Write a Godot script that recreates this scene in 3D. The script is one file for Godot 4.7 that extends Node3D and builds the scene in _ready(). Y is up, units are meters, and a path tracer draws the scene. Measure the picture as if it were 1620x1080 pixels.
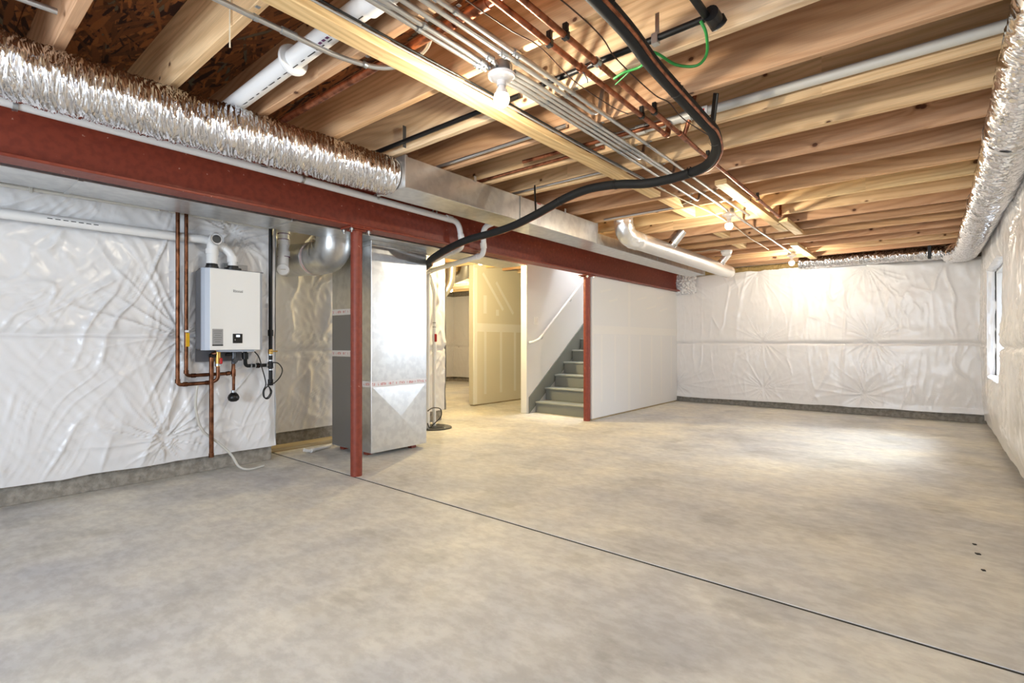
extends Node3D

# ---------------------------------------------------------------- state
var M := {}
var used := {}
var rng := RandomNumberGenerator.new()
var nA := FastNoiseLite.new()
var nB := FastNoiseLite.new()
const JOIST_Y := 2.63
const SUB_Y := 2.985
const J0 := -2.467
const JS := 0.4859

func _ready() -> void:
	rng.seed = 20240
	nA.seed = 11
	nA.noise_type = FastNoiseLite.TYPE_SIMPLEX
	nA.frequency = 1.0
	nA.fractal_type = FastNoiseLite.FRACTAL_NONE
	nB.seed = 57
	nB.noise_type = FastNoiseLite.TYPE_SIMPLEX_SMOOTH
	nB.frequency = 1.0
	nB.fractal_octaves = 3
	view_and_light()
	make_materials()
	build_floor()
	build_ceiling()
	build_left_walls()
	build_back_wall()
	build_right_wall()
	build_rear_wall()
	build_partitions()
	build_stairs()
	build_beam()
	build_ducts()
	build_plenum()
	build_heater()
	build_left_pipes()
	build_drains()
	build_conduits()
	build_copper()
	build_hose()
	build_ceiling_bits()
	build_debris()
	build_lamps()

# ---------------------------------------------------------------- camera, sky, daylight
func view_and_light() -> void:
	var cam := Camera3D.new()
	cam.name = "camera"
	cam.position = Vector3(0, 1.2, 0)
	cam.rotation = Vector3(atan(1.0 / 806.0), deg_to_rad(39.65), 0)
	cam.fov = rad_to_deg(2.0 * atan(540.0 / 806.0))
	cam.near = 0.05
	cam.far = 200.0
	add_child(cam)
	cam.current = true
	var sm := ProceduralSkyMaterial.new()
	sm.sky_top_color = Color(0.60, 0.74, 0.95)
	sm.sky_horizon_color = Color(0.82, 0.89, 0.97)
	sm.ground_bottom_color = Color(0.42, 0.42, 0.40)
	sm.ground_horizon_color = Color(0.62, 0.63, 0.62)
	sm.sky_energy_multiplier = 1.0
	var sky := Sky.new()
	sky.sky_material = sm
	var env := Environment.new()
	env.background_mode = Environment.BG_SKY
	env.sky = sky
	env.background_energy_multiplier = 2.0
	env.tonemap_mode = Environment.TONE_MAPPER_LINEAR
	env.tonemap_exposure = 1.47
	env.sdfgi_enabled = true
	env.ssao_enabled = true
	env.ssil_enabled = true
	var we := WorldEnvironment.new()
	we.name = "environment"
	we.environment = env
	add_child(we)
	# daylight that comes in through the two real window openings
	window_light("daylight_side_window", Vector3(1.7, 2.35, -9.0), Vector3(-2.1, -2.35, 2.4), Vector2(1.8, 1.6), 48.0)
	window_light("daylight_rear_window", Vector3(-1.4, 1.55, 2.98), Vector3(0, -0.05, -1), Vector2(2.3, 1.4), 14.0)

func window_light(called: String, at: Vector3, towards: Vector3, size: Vector2, energy: float) -> void:
	var l := AreaLight3D.new()
	l.name = called
	l.area_size = size
	l.area_normalize_energy = true
	l.light_energy = energy
	l.light_color = Color(0.90, 0.95, 1.0)
	l.area_range = 30.0
	l.area_attenuation = 2.0
	l.shadow_enabled = true
	add_child(l)
	l.look_at_from_position(at, at + towards, Vector3.UP)

# ---------------------------------------------------------------- helpers: nodes
func numbered(called: String) -> String:
	if not used.has(called):
		used[called] = 0
		return called
	used[called] += 1
	return "%s_%03d" % [called, used[called]]

func thing(called: String, label: String, category: String, group := "", at := Vector3.ZERO) -> Node3D:
	var o := Node3D.new()
	o.name = numbered(called)
	add_child(o)
	o.position = at
	o.set_meta("label", label)
	o.set_meta("category", category)
	if group != "":
		o.set_meta("group", group)
	return o

func setting(called: String, label := "") -> Node3D:
	var o := Node3D.new()
	o.name = numbered(called)
	add_child(o)
	o.set_meta("kind", "structure")
	if label != "":
		o.set_meta("label", label)
	return o

func part(parent: Node3D, called: String, m: Mesh, material: Material, at := Vector3.ZERO, basis_ := Basis.IDENTITY) -> MeshInstance3D:
	var o := MeshInstance3D.new()
	o.name = called
	o.mesh = m
	o.material_override = material
	o.transform = Transform3D(basis_, at)
	parent.add_child(o, true)
	return o

# ---------------------------------------------------------------- helpers: shapes
func tri(st: SurfaceTool, a: Vector3, b: Vector3, c: Vector3, n: Vector3, ua := Vector2.ZERO, ub := Vector2.ZERO, uc := Vector2.ZERO) -> void:
	var flip := (b - a).cross(c - a).dot(n) > 0.0
	st.set_normal(n)
	st.set_uv(ua)
	st.add_vertex(a)
	if flip:
		st.set_normal(n)
		st.set_uv(uc)
		st.add_vertex(c)
		st.set_normal(n)
		st.set_uv(ub)
		st.add_vertex(b)
	else:
		st.set_normal(n)
		st.set_uv(ub)
		st.add_vertex(b)
		st.set_normal(n)
		st.set_uv(uc)
		st.add_vertex(c)

func quad(st: SurfaceTool, a: Vector3, b: Vector3, c: Vector3, d: Vector3, n: Vector3, uv: Array = []) -> void:
	if uv.is_empty():
		tri(st, a, b, c, n)
		tri(st, a, c, d, n)
	else:
		tri(st, a, b, c, n, uv[0], uv[1], uv[2])
		tri(st, a, c, d, n, uv[0], uv[2], uv[3])

var box_cache := {}

# a chamfered box, its long side along the texture's u; uoff shifts the grain
func bx(sx: float, sy: float, sz: float, bev := 0.004, uoff := 0.0) -> ArrayMesh:
	var key := "%.4f %.4f %.4f %.4f %.3f" % [sx, sy, sz, bev, uoff]
	if box_cache.has(key):
		return box_cache[key]
	var st := SurfaceTool.new()
	st.begin(Mesh.PRIMITIVE_TRIANGLES)
	box_into(st, Vector3.ZERO, Vector3(sx, sy, sz), bev, uoff)
	var m := st.commit()
	box_cache[key] = m
	return m

func box_uv(p: Vector3, n: Vector3, longest: int, uoff: float) -> Vector2:
	var ax := 0
	if absf(n.y) > absf(n.x) and absf(n.y) >= absf(n.z):
		ax = 1
	elif absf(n.z) > absf(n.x):
		ax = 2
	if ax == longest:
		var q := [p.y, p.z] if ax == 0 else ([p.x, p.z] if ax == 1 else [p.x, p.y])
		return Vector2(q[0] * 0.2 + uoff, q[1] * 2.8)
	var other := 3 - ax - longest
	return Vector2(p[longest] / 4.8 + uoff, p[other] / 0.37 + uoff * 3.0 + 0.5)

func box_into(st: SurfaceTool, at: Vector3, size: Vector3, bev: float, uoff := 0.0) -> void:
	var h := size * 0.5
	bev = minf(bev, minf(h.x, minf(h.y, h.z)) * 0.9)
	var longest := 0
	if size.y > size.x and size.y >= size.z:
		longest = 1
	elif size.z > size.x:
		longest = 2
	var v := {}
	for a in [-1, 1]:
		for b in [-1, 1]:
			for c in [-1, 1]:
				v[[0, a, b, c]] = Vector3(a * h.x, b * (h.y - bev), c * (h.z - bev))
				v[[1, a, b, c]] = Vector3(a * (h.x - bev), b * h.y, c * (h.z - bev))
				v[[2, a, b, c]] = Vector3(a * (h.x - bev), b * (h.y - bev), c * h.z)
	for s in [-1, 1]:
		face(st, at, [v[[0, s, -1, -1]], v[[0, s, 1, -1]], v[[0, s, 1, 1]], v[[0, s, -1, 1]]], Vector3(s, 0, 0), longest, uoff)
		face(st, at, [v[[1, -1, s, -1]], v[[1, 1, s, -1]], v[[1, 1, s, 1]], v[[1, -1, s, 1]]], Vector3(0, s, 0), longest, uoff)
		face(st, at, [v[[2, -1, -1, s]], v[[2, 1, -1, s]], v[[2, 1, 1, s]], v[[2, -1, 1, s]]], Vector3(0, 0, s), longest, uoff)
	for s in [-1, 1]:
		for t in [-1, 1]:
			face(st, at, [v[[0, s, t, -1]], v[[0, s, t, 1]], v[[1, s, t, 1]], v[[1, s, t, -1]]], Vector3(s, t, 0).normalized(), longest, uoff)
			face(st, at, [v[[0, s, -1, t]], v[[0, s, 1, t]], v[[2, s, 1, t]], v[[2, s, -1, t]]], Vector3(s, 0, t).normalized(), longest, uoff)
			face(st, at, [v[[1, -1, s, t]], v[[1, 1, s, t]], v[[2, 1, s, t]], v[[2, -1, s, t]]], Vector3(0, s, t).normalized(), longest, uoff)
			for w in [-1, 1]:
				var n := Vector3(s, t, w).normalized()
				tri(st, at + v[[0, s, t, w]], at + v[[1, s, t, w]], at + v[[2, s, t, w]], n)

func face(st: SurfaceTool, at: Vector3, p: Array, n: Vector3, longest: int, uoff: float) -> void:
	var uv := []
	for q in p:
		uv.append(box_uv(q, n, longest, uoff))
	quad(st, at + p[0], at + p[1], at + p[2], at + p[3], n, uv)

# box between two corners, as a part
func cuboid(parent: Node3D, called: String, lo: Vector3, hi: Vector3, material: Material, bev := 0.004, uoff := 0.0) -> MeshInstance3D:
	return part(parent, called, bx(hi.x - lo.x, hi.y - lo.y, hi.z - lo.z, bev, uoff), material, (lo + hi) * 0.5)

func fillet(pts: Array, r: float, n := 6) -> PackedVector3Array:
	var out := PackedVector3Array()
	for i in pts.size():
		var p: Vector3 = pts[i]
		if i == 0 or i == pts.size() - 1:
			out.append(p)
			continue
		var a: Vector3 = pts[i - 1]
		var b: Vector3 = pts[i + 1]
		var ra := minf(r, (a - p).length() * 0.49)
		var rb := minf(r, (b - p).length() * 0.49)
		var p0 := p + (a - p).normalized() * ra
		var p1 := p + (b - p).normalized() * rb
		for k in n + 1:
			var t := float(k) / n
			out.append(p0.lerp(p, t).lerp(p.lerp(p1, t), t))
	return out

func smooth_path(pts: Array, per := 10) -> PackedVector3Array:
	var out := PackedVector3Array()
	var n := pts.size()
	for i in n - 1:
		var p0: Vector3 = pts[maxi(i - 1, 0)]
		var p1: Vector3 = pts[i]
		var p2: Vector3 = pts[i + 1]
		var p3: Vector3 = pts[mini(i + 2, n - 1)]
		for k in per:
			out.append(p1.cubic_interpolate(p2, p0, p3, float(k) / per))
	out.append(pts[n - 1])
	return out

func frames(path: PackedVector3Array) -> Array:
	var res := []
	var up := Vector3.UP
	for i in path.size():
		var t := (path[mini(i + 1, path.size() - 1)] - path[maxi(i - 1, 0)]).normalized()
		if i == 0:
			up = Vector3.UP if absf(t.y) < 0.9 else Vector3.RIGHT
		var side := t.cross(up).normalized()
		up = side.cross(t).normalized()
		res.append([t, side, up])
	return res

# round tube along a path; the radius may swell with a callable(distance, total)
func tube(path: PackedVector3Array, r: float, seg := 12, caps := true) -> ArrayMesh:
	var fr := frames(path)
	var n := path.size()
	var V := PackedVector3Array()
	var N := PackedVector3Array()
	var U := PackedVector2Array()
	var I := PackedInt32Array()
	var along := 0.0
	for i in n:
		if i > 0:
			along += path[i].distance_to(path[i - 1])
		var rr := r
		for k in seg + 1:
			var a := TAU * k / seg
			var d: Vector3 = fr[i][1] * cos(a) + fr[i][2] * sin(a)
			V.append(path[i] + d * rr)
			N.append(d)
			U.append(Vector2(along, float(k) / seg))
	for i in n - 1:
		for k in seg:
			var a := i * (seg + 1) + k
			var b := a + seg + 1
			I.append_array([a, a + 1, b, b, a + 1, b + 1])
	if caps:
		for e in [0, n - 1]:
			var t: Vector3 = fr[e][0] * (-1.0 if e == 0 else 1.0)
			var c0 := V.size()
			V.append(path[e])
			N.append(t)
			U.append(Vector2.ZERO)
			for k in seg + 1:
				V.append(V[e * (seg + 1) + k])
				N.append(t)
				U.append(Vector2.ZERO)
			for k in seg:
				if e == 0:
					I.append_array([c0, c0 + 2 + k, c0 + 1 + k])
				else:
					I.append_array([c0, c0 + 1 + k, c0 + 2 + k])
	return arrays(V, N, U, I)

func arrays(V: PackedVector3Array, N: PackedVector3Array, U: PackedVector2Array, I: PackedInt32Array) -> ArrayMesh:
	var arr := []
	arr.resize(Mesh.ARRAY_MAX)
	arr[Mesh.ARRAY_VERTEX] = V
	arr[Mesh.ARRAY_NORMAL] = N
	arr[Mesh.ARRAY_TEX_UV] = U
	arr[Mesh.ARRAY_INDEX] = I
	var m := ArrayMesh.new()
	m.add_surface_from_arrays(Mesh.PRIMITIVE_TRIANGLES, arr)
	return m

func rod(a: Vector3, b: Vector3, r: float, seg := 12) -> ArrayMesh:
	return tube(PackedVector3Array([a, b]), r, seg)

# turned shape about y; profile of (radius, height)
func lathe(prof: Array, seg := 24, soft := false) -> ArrayMesh:
	var st := SurfaceTool.new()
	st.begin(Mesh.PRIMITIVE_TRIANGLES)
	var nn := []
	for i in prof.size():
		var a: Vector2 = prof[maxi(i - 1, 0)]
		var b: Vector2 = prof[mini(i + 1, prof.size() - 1)]
		nn.append(Vector2(b.y - a.y, a.x - b.x).normalized())
	for i in prof.size() - 1:
		var p: Vector2 = prof[i]
		var q: Vector2 = prof[i + 1]
		var fl := Vector2(q.y - p.y, p.x - q.x).normalized()
		var n0: Vector2 = nn[i] if soft else fl
		var n1: Vector2 = nn[i + 1] if soft else fl
		for k in seg:
			var a0 := TAU * k / seg
			var a1 := TAU * (k + 1) / seg
			var d0 := Vector3(cos(a0), 0, sin(a0))
			var d1 := Vector3(cos(a1), 0, sin(a1))
			var vs := [d0 * p.x + Vector3(0, p.y, 0), d1 * p.x + Vector3(0, p.y, 0), d1 * q.x + Vector3(0, q.y, 0), d0 * q.x + Vector3(0, q.y, 0)]
			var ns := [d0 * n0.x + Vector3(0, n0.y, 0), d1 * n0.x + Vector3(0, n0.y, 0), d1 * n1.x + Vector3(0, n1.y, 0), d0 * n1.x + Vector3(0, n1.y, 0)]
			var order := [0, 1, 2, 0, 2, 3]
			if (vs[1] - vs[0]).cross(vs[2] - vs[0]).dot(ns[0] + ns[2]) > 0.0 or (vs[2] - vs[0]).cross(vs[3] - vs[0]).dot(ns[0] + ns[2]) > 0.0:
				order = [0, 2, 1, 0, 3, 2]
			for j in order:
				st.set_normal(ns[j])
				st.set_uv(Vector2(float(k) / seg, vs[j].y))
				st.add_vertex(vs[j])
	return st.commit()

func y_to(d: Vector3) -> Basis:
	d = d.normalized()
	var s := Vector3.RIGHT if absf(d.x) < 0.9 else Vector3.FORWARD
	var z := s.cross(d).normalized()
	var x := d.cross(z).normalized()
	return Basis(x, d, z)

# a sheet of (nu+1) x (nv+1) points given by a callable(i, j) -> Vector3
func sheet(nu: int, nv: int, f: Callable, towards: Vector3, skip: Variant = null) -> ArrayMesh:
	var V := PackedVector3Array()
	V.resize((nu + 1) * (nv + 1))
	var U := PackedVector2Array()
	U.resize(V.size())
	for i in nu + 1:
		for j in nv + 1:
			V[i * (nv + 1) + j] = f.call(i, j)
			U[i * (nv + 1) + j] = Vector2(float(i) / nu, float(j) / nv)
	var N := PackedVector3Array()
	N.resize(V.size())
	var w := nv + 1
	var flipped := false
	var midi := nu / 2
	var midj := nv / 2
	var test := (V[(midi + 1) * w + midj] - V[midi * w + midj]).cross(V[midi * w + midj + 1] - V[midi * w + midj])
	flipped = test.dot(towards) < 0.0
	for i in nu + 1:
		for j in w:
			var du := V[mini(i + 1, nu) * w + j] - V[maxi(i - 1, 0) * w + j]
			var dv := V[i * w + mini(j + 1, nv)] - V[i * w + maxi(j - 1, 0)]
			var n := du.cross(dv).normalized()
			N[i * w + j] = -n if flipped else n
	var I := PackedInt32Array()
	for i in nu:
		for j in nv:
			if skip != null and skip.call(i, j):
				continue
			var a := i * w + j
			var b := a + w
			if flipped:
				I.append_array([a, b, a + 1, b, b + 1, a + 1])
			else:
				I.append_array([a, a + 1, b, b, a + 1, b + 1])
	return arrays(V, N, U, I)

# extruded outline: points in the xz plane, from y0 to y1
func prism(outline: Array, y0: float, y1: float) -> ArrayMesh:
	var st := SurfaceTool.new()
	st.begin(Mesh.PRIMITIVE_TRIANGLES)
	var n := outline.size()
	var mid := Vector2.ZERO
	for p in outline:
		mid += p
	mid /= n
	for i in n:
		var a: Vector2 = outline[i]
		var b: Vector2 = outline[(i + 1) % n]
		var d := b - a
		var nn := Vector3(d.y, 0, -d.x).normalized()
		if nn.dot(Vector3((a + b).x * 0.5 - mid.x, 0, (a + b).y * 0.5 - mid.y)) < 0.0:
			nn = -nn
		quad(st, Vector3(a.x, y0, a.y), Vector3(b.x, y0, b.y), Vector3(b.x, y1, b.y), Vector3(a.x, y1, a.y), nn)
		tri(st, Vector3(mid.x, y1, mid.y), Vector3(a.x, y1, a.y), Vector3(b.x, y1, b.y), Vector3.UP)
		tri(st, Vector3(mid.x, y0, mid.y), Vector3(a.x, y0, a.y), Vector3(b.x, y0, b.y), Vector3.DOWN)
	return st.commit()

# ---------------------------------------------------------------- materials
func mat(called: String, c: Color, rough := 0.6, metal := 0.0) -> StandardMaterial3D:
	var m := StandardMaterial3D.new()
	m.resource_name = called
	m.albedo_color = c
	m.roughness = rough
	m.metallic = metal
	M[called] = m
	return m

func noise_tex(size: int, freq: float, seed_: int, ramp: Gradient = null, ridged := false, octaves := 4) -> NoiseTexture2D:
	var n := FastNoiseLite.new()
	n.seed = seed_
	n.frequency = freq
	n.noise_type = FastNoiseLite.TYPE_SIMPLEX_SMOOTH
	n.fractal_type = FastNoiseLite.FRACTAL_RIDGED if ridged else FastNoiseLite.FRACTAL_FBM
	n.fractal_octaves = octaves
	var t := NoiseTexture2D.new()
	t.width = size
	t.height = size
	t.seamless = true
	t.noise = n
	if ramp:
		t.color_ramp = ramp
	return t

func ramp2(a: Color, b: Color, pa := 0.0, pb := 1.0) -> Gradient:
	var g := Gradient.new()
	g.offsets = PackedFloat32Array([pa, pb])
	g.colors = PackedColorArray([a, b])
	return g

func relief(m: StandardMaterial3D, t: Texture2D, depth_cm: float, scale: float) -> void:
	m.uv1_triplanar = true
	m.uv1_world_triplanar = true
	m.uv1_scale = Vector3.ONE * scale
	m.heightmap_enabled = true
	m.heightmap_texture = t
	m.heightmap_scale = depth_cm

func wood_image(seed_: int, knots: int) -> ImageTexture:
	var w := 1024
	var h := 128
	var r := RandomNumberGenerator.new()
	r.seed = seed_
	var n := FastNoiseLite.new()
	n.seed = seed_
	n.frequency = 1.0
	n.noise_type = FastNoiseLite.TYPE_SIMPLEX_SMOOTH
	n.fractal_type = FastNoiseLite.FRACTAL_NONE
	var K := []
	for k in knots:
		K.append([r.randf() * w, 10.0 + r.randf() * (h - 20), 2.2 + r.randf() * 2.6])
	var im := Image.create(w, h, false, Image.FORMAT_RGB8)
	for x in w:
		for y in h:
			var ring := y * 0.055 + 2.2 * n.get_noise_2d(x * 0.0022, y * 0.006)
			var dark := 0.0
			for k in K:
				var dx: float = (x - k[0]) * 1.65
				var dy: float = y - k[1]
				if absf(dx) > 110 or absf(dy) > 60:
					continue
				var d: float = sqrt(dx * dx * 0.6 + dy * dy) / k[2]
				ring += 1.3 * exp(-d * 0.32) * signf(dy)
				if d < 1.7:
					dark = maxf(dark, clampf((1.7 - d) * 1.4, 0.0, 1.0))
				elif d < 2.6:
					dark = maxf(dark, 0.25 * (2.6 - d))
			var g := 0.5 + 0.5 * sin(ring * TAU)
			g = g * g
			var fine := n.get_noise_2d(x * 0.02 + 90, y * 0.5)
			var broad := n.get_noise_2d(x * 0.004 + 40, y * 0.02)
			var t := 0.95 - 0.07 * g + 0.045 * fine + 0.05 * broad
			var c := Color(t, t * (0.99 - 0.03 * g), t * (0.97 - 0.06 * g))
			c = c.lerp(Color(0.30, 0.19, 0.12), dark * 0.85)
			im.set_pixel(x, y, c)
	return ImageTexture.create_from_image(im)

func osb_image() -> ImageTexture:
	var w := 1024
	var im := Image.create(w, w, false, Image.FORMAT_RGB8)
	im.fill(Color(0.36, 0.22, 0.12))
	var r := RandomNumberGenerator.new()
	r.seed = 5
	for k in 3000:
		var cx := r.randf() * w
		var cy := r.randf() * w
		var ang := r.randfn(0.0, 0.32)
		var ln := 26.0 + r.randf() * 66.0
		var wd := 3.0 + r.randf() * 9.0
		var v := 0.62 + r.randf() * 0.5
		var c := Color(0.66, 0.44, 0.25) * v
		if r.randf() < 0.12:
			c = Color(0.22, 0.11, 0.06)
		elif r.randf() < 0.05:
			c = Color(0.45, 0.44, 0.38)
		c.a = 1.0
		var ca := cos(ang)
		var sa := sin(ang)
		for i in range(-int(ln), int(ln), 1):
			var ww := wd * (1.0 - 0.5 * absf(i / ln))
			for j in range(-int(ww), int(ww) + 1):
				var px := posmod(int(cx + i * ca - j * sa), w)
				var py := posmod(int(cy + i * sa + j * ca), w)
				im.set_pixel(px, py, c * (0.86 if absf(j) > ww - 1.2 else 1.0))
	return ImageTexture.create_from_image(im)

func concrete_image() -> ImageTexture:
	var w := 1280
	var src := []
	for p in [[0.0035, 5, 31, 1], [0.012, 5, 32, 1], [0.05, 4, 33, 1], [0.0055, 6, 34, 1], [0.028, 5, 35, 5]]:
		var n := FastNoiseLite.new()
		n.noise_type = FastNoiseLite.TYPE_SIMPLEX_SMOOTH
		n.frequency = p[0]
		n.fractal_octaves = p[1]
		n.seed = p[2]
		n.domain_warp_enabled = true
		n.domain_warp_amplitude = 30.0 / p[3]
		n.domain_warp_frequency = 0.012
		var im := n.get_seamless_image(w / p[3], w)
		im.resize(w, w, Image.INTERPOLATE_CUBIC)
		src.append(im.get_data())
	var a: PackedByteArray = src[0]
	var b: PackedByteArray = src[1]
	var c: PackedByteArray = src[2]
	var e: PackedByteArray = src[3]
	var st: PackedByteArray = src[4]
	var out := PackedByteArray()
	out.resize(w * w * 3)
	for i in w * w:
		var A := a[i] / 255.0 - 0.5
		var B := b[i] / 255.0 - 0.5
		var C := c[i] / 255.0 - 0.5
		var S := st[i] / 255.0 - 0.5
		var E := e[i] / 255.0
		var t := 1.0 + 0.17 * A + 0.10 * B + 0.025 * C + 0.07 * S
		if E > 0.55:
			t -= minf((E - 0.55) * (0.12 + maxf(0.0, S + B)) * 1.3, 0.12)
		var warm := 0.09 * A + 0.05 * B
		out[i * 3] = clampi(int(255.0 * 0.84 * t), 0, 255)
		out[i * 3 + 1] = clampi(int(255.0 * 0.828 * t * (1.0 - 0.25 * warm)), 0, 255)
		out[i * 3 + 2] = clampi(int(255.0 * 0.80 * t * (1.0 - warm)), 0, 255)
	return ImageTexture.create_from_image(Image.create_from_data(w, w, false, Image.FORMAT_RGB8, out))

func tape_image() -> ImageTexture:
	var im := Image.create(512, 32, false, Image.FORMAT_RGB8)
	im.fill(Color(0.86, 0.85, 0.85))
	var r := RandomNumberGenerator.new()
	r.seed = 9
	var x := 4
	while x < 500:
		var wd := r.randi_range(2, 5)
		if r.randf() < 0.8:
			im.fill_rect(Rect2i(x, 9 + r.randi_range(0, 2), 1, 13), Color(0.72, 0.16, 0.13))
			im.fill_rect(Rect2i(x, 9 + 5 * r.randi_range(0, 2), wd + 1, 2), Color(0.72, 0.16, 0.13))
			if r.randf() < 0.6:
				im.fill_rect(Rect2i(x + wd, 10, 1, 12), Color(0.72, 0.16, 0.13))
		x += wd + 3 + (8 if r.randf() < 0.15 else 0)
	return ImageTexture.create_from_image(im)

func make_materials() -> void:
	var grain := [wood_image(3, 4), wood_image(8, 7), wood_image(21, 10)]
	var tints := [Color(0.93, 0.83, 0.70), Color(0.92, 0.79, 0.62), Color(0.88, 0.72, 0.55), Color(0.82, 0.66, 0.52), Color(0.95, 0.84, 0.64), Color(0.85, 0.68, 0.54)]
	for k in tints.size():
		var m := mat("lumber%d" % k, tints[k], 0.72)
		m.albedo_texture = grain[k % 3]
	var yl := mat("pine", Color(0.94, 0.82, 0.62), 0.65)
	yl.albedo_texture = grain[0]
	var osb := mat("osb", Color(0.95, 0.88, 0.82), 0.75)
	osb.albedo_texture = osb_image()
	osb.uv1_triplanar = true
	osb.uv1_world_triplanar = true
	osb.uv1_scale = Vector3.ONE * 0.5
	var fl := mat("floor_concrete", Color(1, 1, 1), 0.62)
	fl.albedo_texture = concrete_image()
	fl.uv1_triplanar = true
	fl.uv1_world_triplanar = true
	fl.uv1_scale = Vector3.ONE * 0.135
	fl.detail_enabled = true
	fl.detail_blend_mode = BaseMaterial3D.BLEND_MODE_MUL
	fl.detail_uv_layer = BaseMaterial3D.DETAIL_UV_2
	fl.uv2_triplanar = true
	fl.uv2_world_triplanar = true
	fl.uv2_scale = Vector3(0.8, 0.8, 1.3)
	var grit := noise_tex(1024, 0.008, 77, ramp2(Color(0.945, 0.94, 0.936), Color(1, 1, 1), 0.30, 0.66), false, 8)
	(grit.noise as FastNoiseLite).fractal_gain = 0.66
	fl.detail_albedo = grit
	fl.metallic_specular = 0.45
	var fc := mat("foundation_concrete", Color(0.62, 0.60, 0.57), 0.85)
	fc.albedo_texture = noise_tex(512, 0.02, 41, ramp2(Color(0.86, 0.85, 0.83), Color(1, 0.99, 0.97), 0.25, 0.7), false, 6)
	relief(fc, noise_tex(512, 0.03, 42), 0.8, 1.3)
	var pl := mat("white_poly", Color(0.88, 0.877, 0.88), 0.235)
	relief(pl, noise_tex(512, 0.012, 43, null, true, 4), 0.04, 1.6)
	pl.metallic_specular = 0.48
	var rust := Gradient.new()
	rust.offsets = PackedFloat32Array([0.25, 0.6, 0.875, 0.90])
	rust.colors = PackedColorArray([Color(0.475, 0.195, 0.13), Color(0.525, 0.225, 0.15), Color(0.525, 0.225, 0.15), Color(0.74, 0.60, 0.54)])
	mat("red_primer", Color(1, 1, 1), 0.5).albedo_texture = noise_tex(512, 0.035, 44, rust, false, 5)
	M.red_primer.uv1_triplanar = true
	M.red_primer.uv1_scale = Vector3.ONE * 0.8
	var gv := mat("galvanized", Color(0.83, 0.835, 0.835), 0.31, 0.92)
	gv.albedo_texture = noise_tex(512, 0.012, 45, ramp2(Color(0.95, 0.95, 0.955), Color(1, 1, 1), 0.35, 0.65), false, 3)
	gv.uv1_triplanar = true
	gv.uv1_world_triplanar = true
	gv.uv1_scale = Vector3.ONE * 1.5
	var foil := mat("foil", Color(0.92, 0.92, 0.93), 0.14, 1.0)
	relief(foil, noise_tex(512, 0.02, 46, null, true, 4), 0.06, 2.2)
	var foil2 := mat("foil_smooth", Color(0.90, 0.90, 0.90), 0.32, 0.85)
	relief(foil2, noise_tex(512, 0.02, 47, null, true, 4), 0.12, 2.0)
	var tp := mat("printed_tape", Color(1, 1, 1), 0.3, 0.35)
	tp.albedo_texture = tape_image()
	mat("conduit_steel", Color(0.78, 0.78, 0.78), 0.28, 0.9)
	mat("dark_steel", Color(0.33, 0.34, 0.36), 0.4, 0.8)
	mat("zinc", Color(0.72, 0.74, 0.76), 0.3, 0.9)
	var cu := mat("copper", Color(0.70, 0.45, 0.33), 0.36, 0.88)
	cu.albedo_texture = noise_tex(256, 0.02, 48, ramp2(Color(0.62, 0.58, 0.56), Color(1, 1, 1), 0.25, 0.6))
	cu.uv1_triplanar = true
	cu.uv1_world_triplanar = true
	cu.uv1_scale = Vector3.ONE * 2.0
	var cd: StandardMaterial3D = cu.duplicate()
	cd.albedo_color = Color(0.50, 0.33, 0.235)
	cd.resource_name = "weathered_copper"
	M["old_copper"] = cd
	mat("brass", Color(0.75, 0.60, 0.33), 0.35, 0.9)
	mat("black_iron", Color(0.055, 0.055, 0.06), 0.45, 0.3)
	mat("black_foam", Color(0.05, 0.052, 0.055), 0.75)
	mat("black_plastic", Color(0.03, 0.03, 0.032), 0.4)
	mat("pvc", Color(0.90, 0.90, 0.90), 0.32)
	mat("pvc_grey", Color(0.80, 0.79, 0.76), 0.35)
	mat("print_ink", Color(0.10, 0.10, 0.11), 0.6)
	mat("print_purple", Color(0.38, 0.16, 0.36), 0.6)
	mat("drywall", Color(0.83, 0.81, 0.76), 0.85)
	mat("joint_compound", Color(0.88, 0.875, 0.865), 0.8)
	mat("wall_paint", Color(0.86, 0.86, 0.86), 0.7)
	mat("stair_paint", Color(0.47, 0.48, 0.46), 0.5)
	mat("tread_paint", Color(0.53, 0.54, 0.51), 0.45)
	mat("white_enamel", Color(0.90, 0.90, 0.89), 0.3)
	mat("heater_white", Color(0.92, 0.92, 0.91), 0.35)
	mat("heater_edge", Color(0.70, 0.73, 0.78), 0.45, 0.0)
	mat("heater_grey", Color(0.40, 0.40, 0.42), 0.4, 0.2)
	mat("label_grey", Color(0.60, 0.60, 0.60), 0.5)
	mat("ink_grey", Color(0.42, 0.42, 0.42), 0.5)
	mat("porcelain", Color(0.92, 0.91, 0.90), 0.25)
	mat("green_wire", Color(0.16, 0.52, 0.22), 0.4)
	mat("brown_wire", Color(0.28, 0.18, 0.13), 0.5)
	mat("pale_wire", Color(0.85, 0.80, 0.70), 0.5)
	mat("red_valve", Color(0.72, 0.10, 0.09), 0.4)
	mat("yellow_tag", Color(0.85, 0.66, 0.08), 0.5)
	mat("clear_hose", Color(0.78, 0.77, 0.74), 0.25)
	mat("window_frame", Color(0.10, 0.10, 0.11), 0.4)
	mat("batt", Color(0.62, 0.52, 0.33), 0.95)
	relief(M.batt, noise_tex(256, 0.05, 49), 2.0, 2.0)
	mat("reflection_grey", Color(0.47, 0.46, 0.45), 0.45, 0.25)  # dark tone imitating what the galvanized side face reflects
	mat("joint_shade", Color(0.20, 0.19, 0.18), 0.9)  # dark tone painted for the shade inside the saw-cut groove
	mat("sump_grey", Color(0.24, 0.24, 0.235), 0.6)
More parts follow.
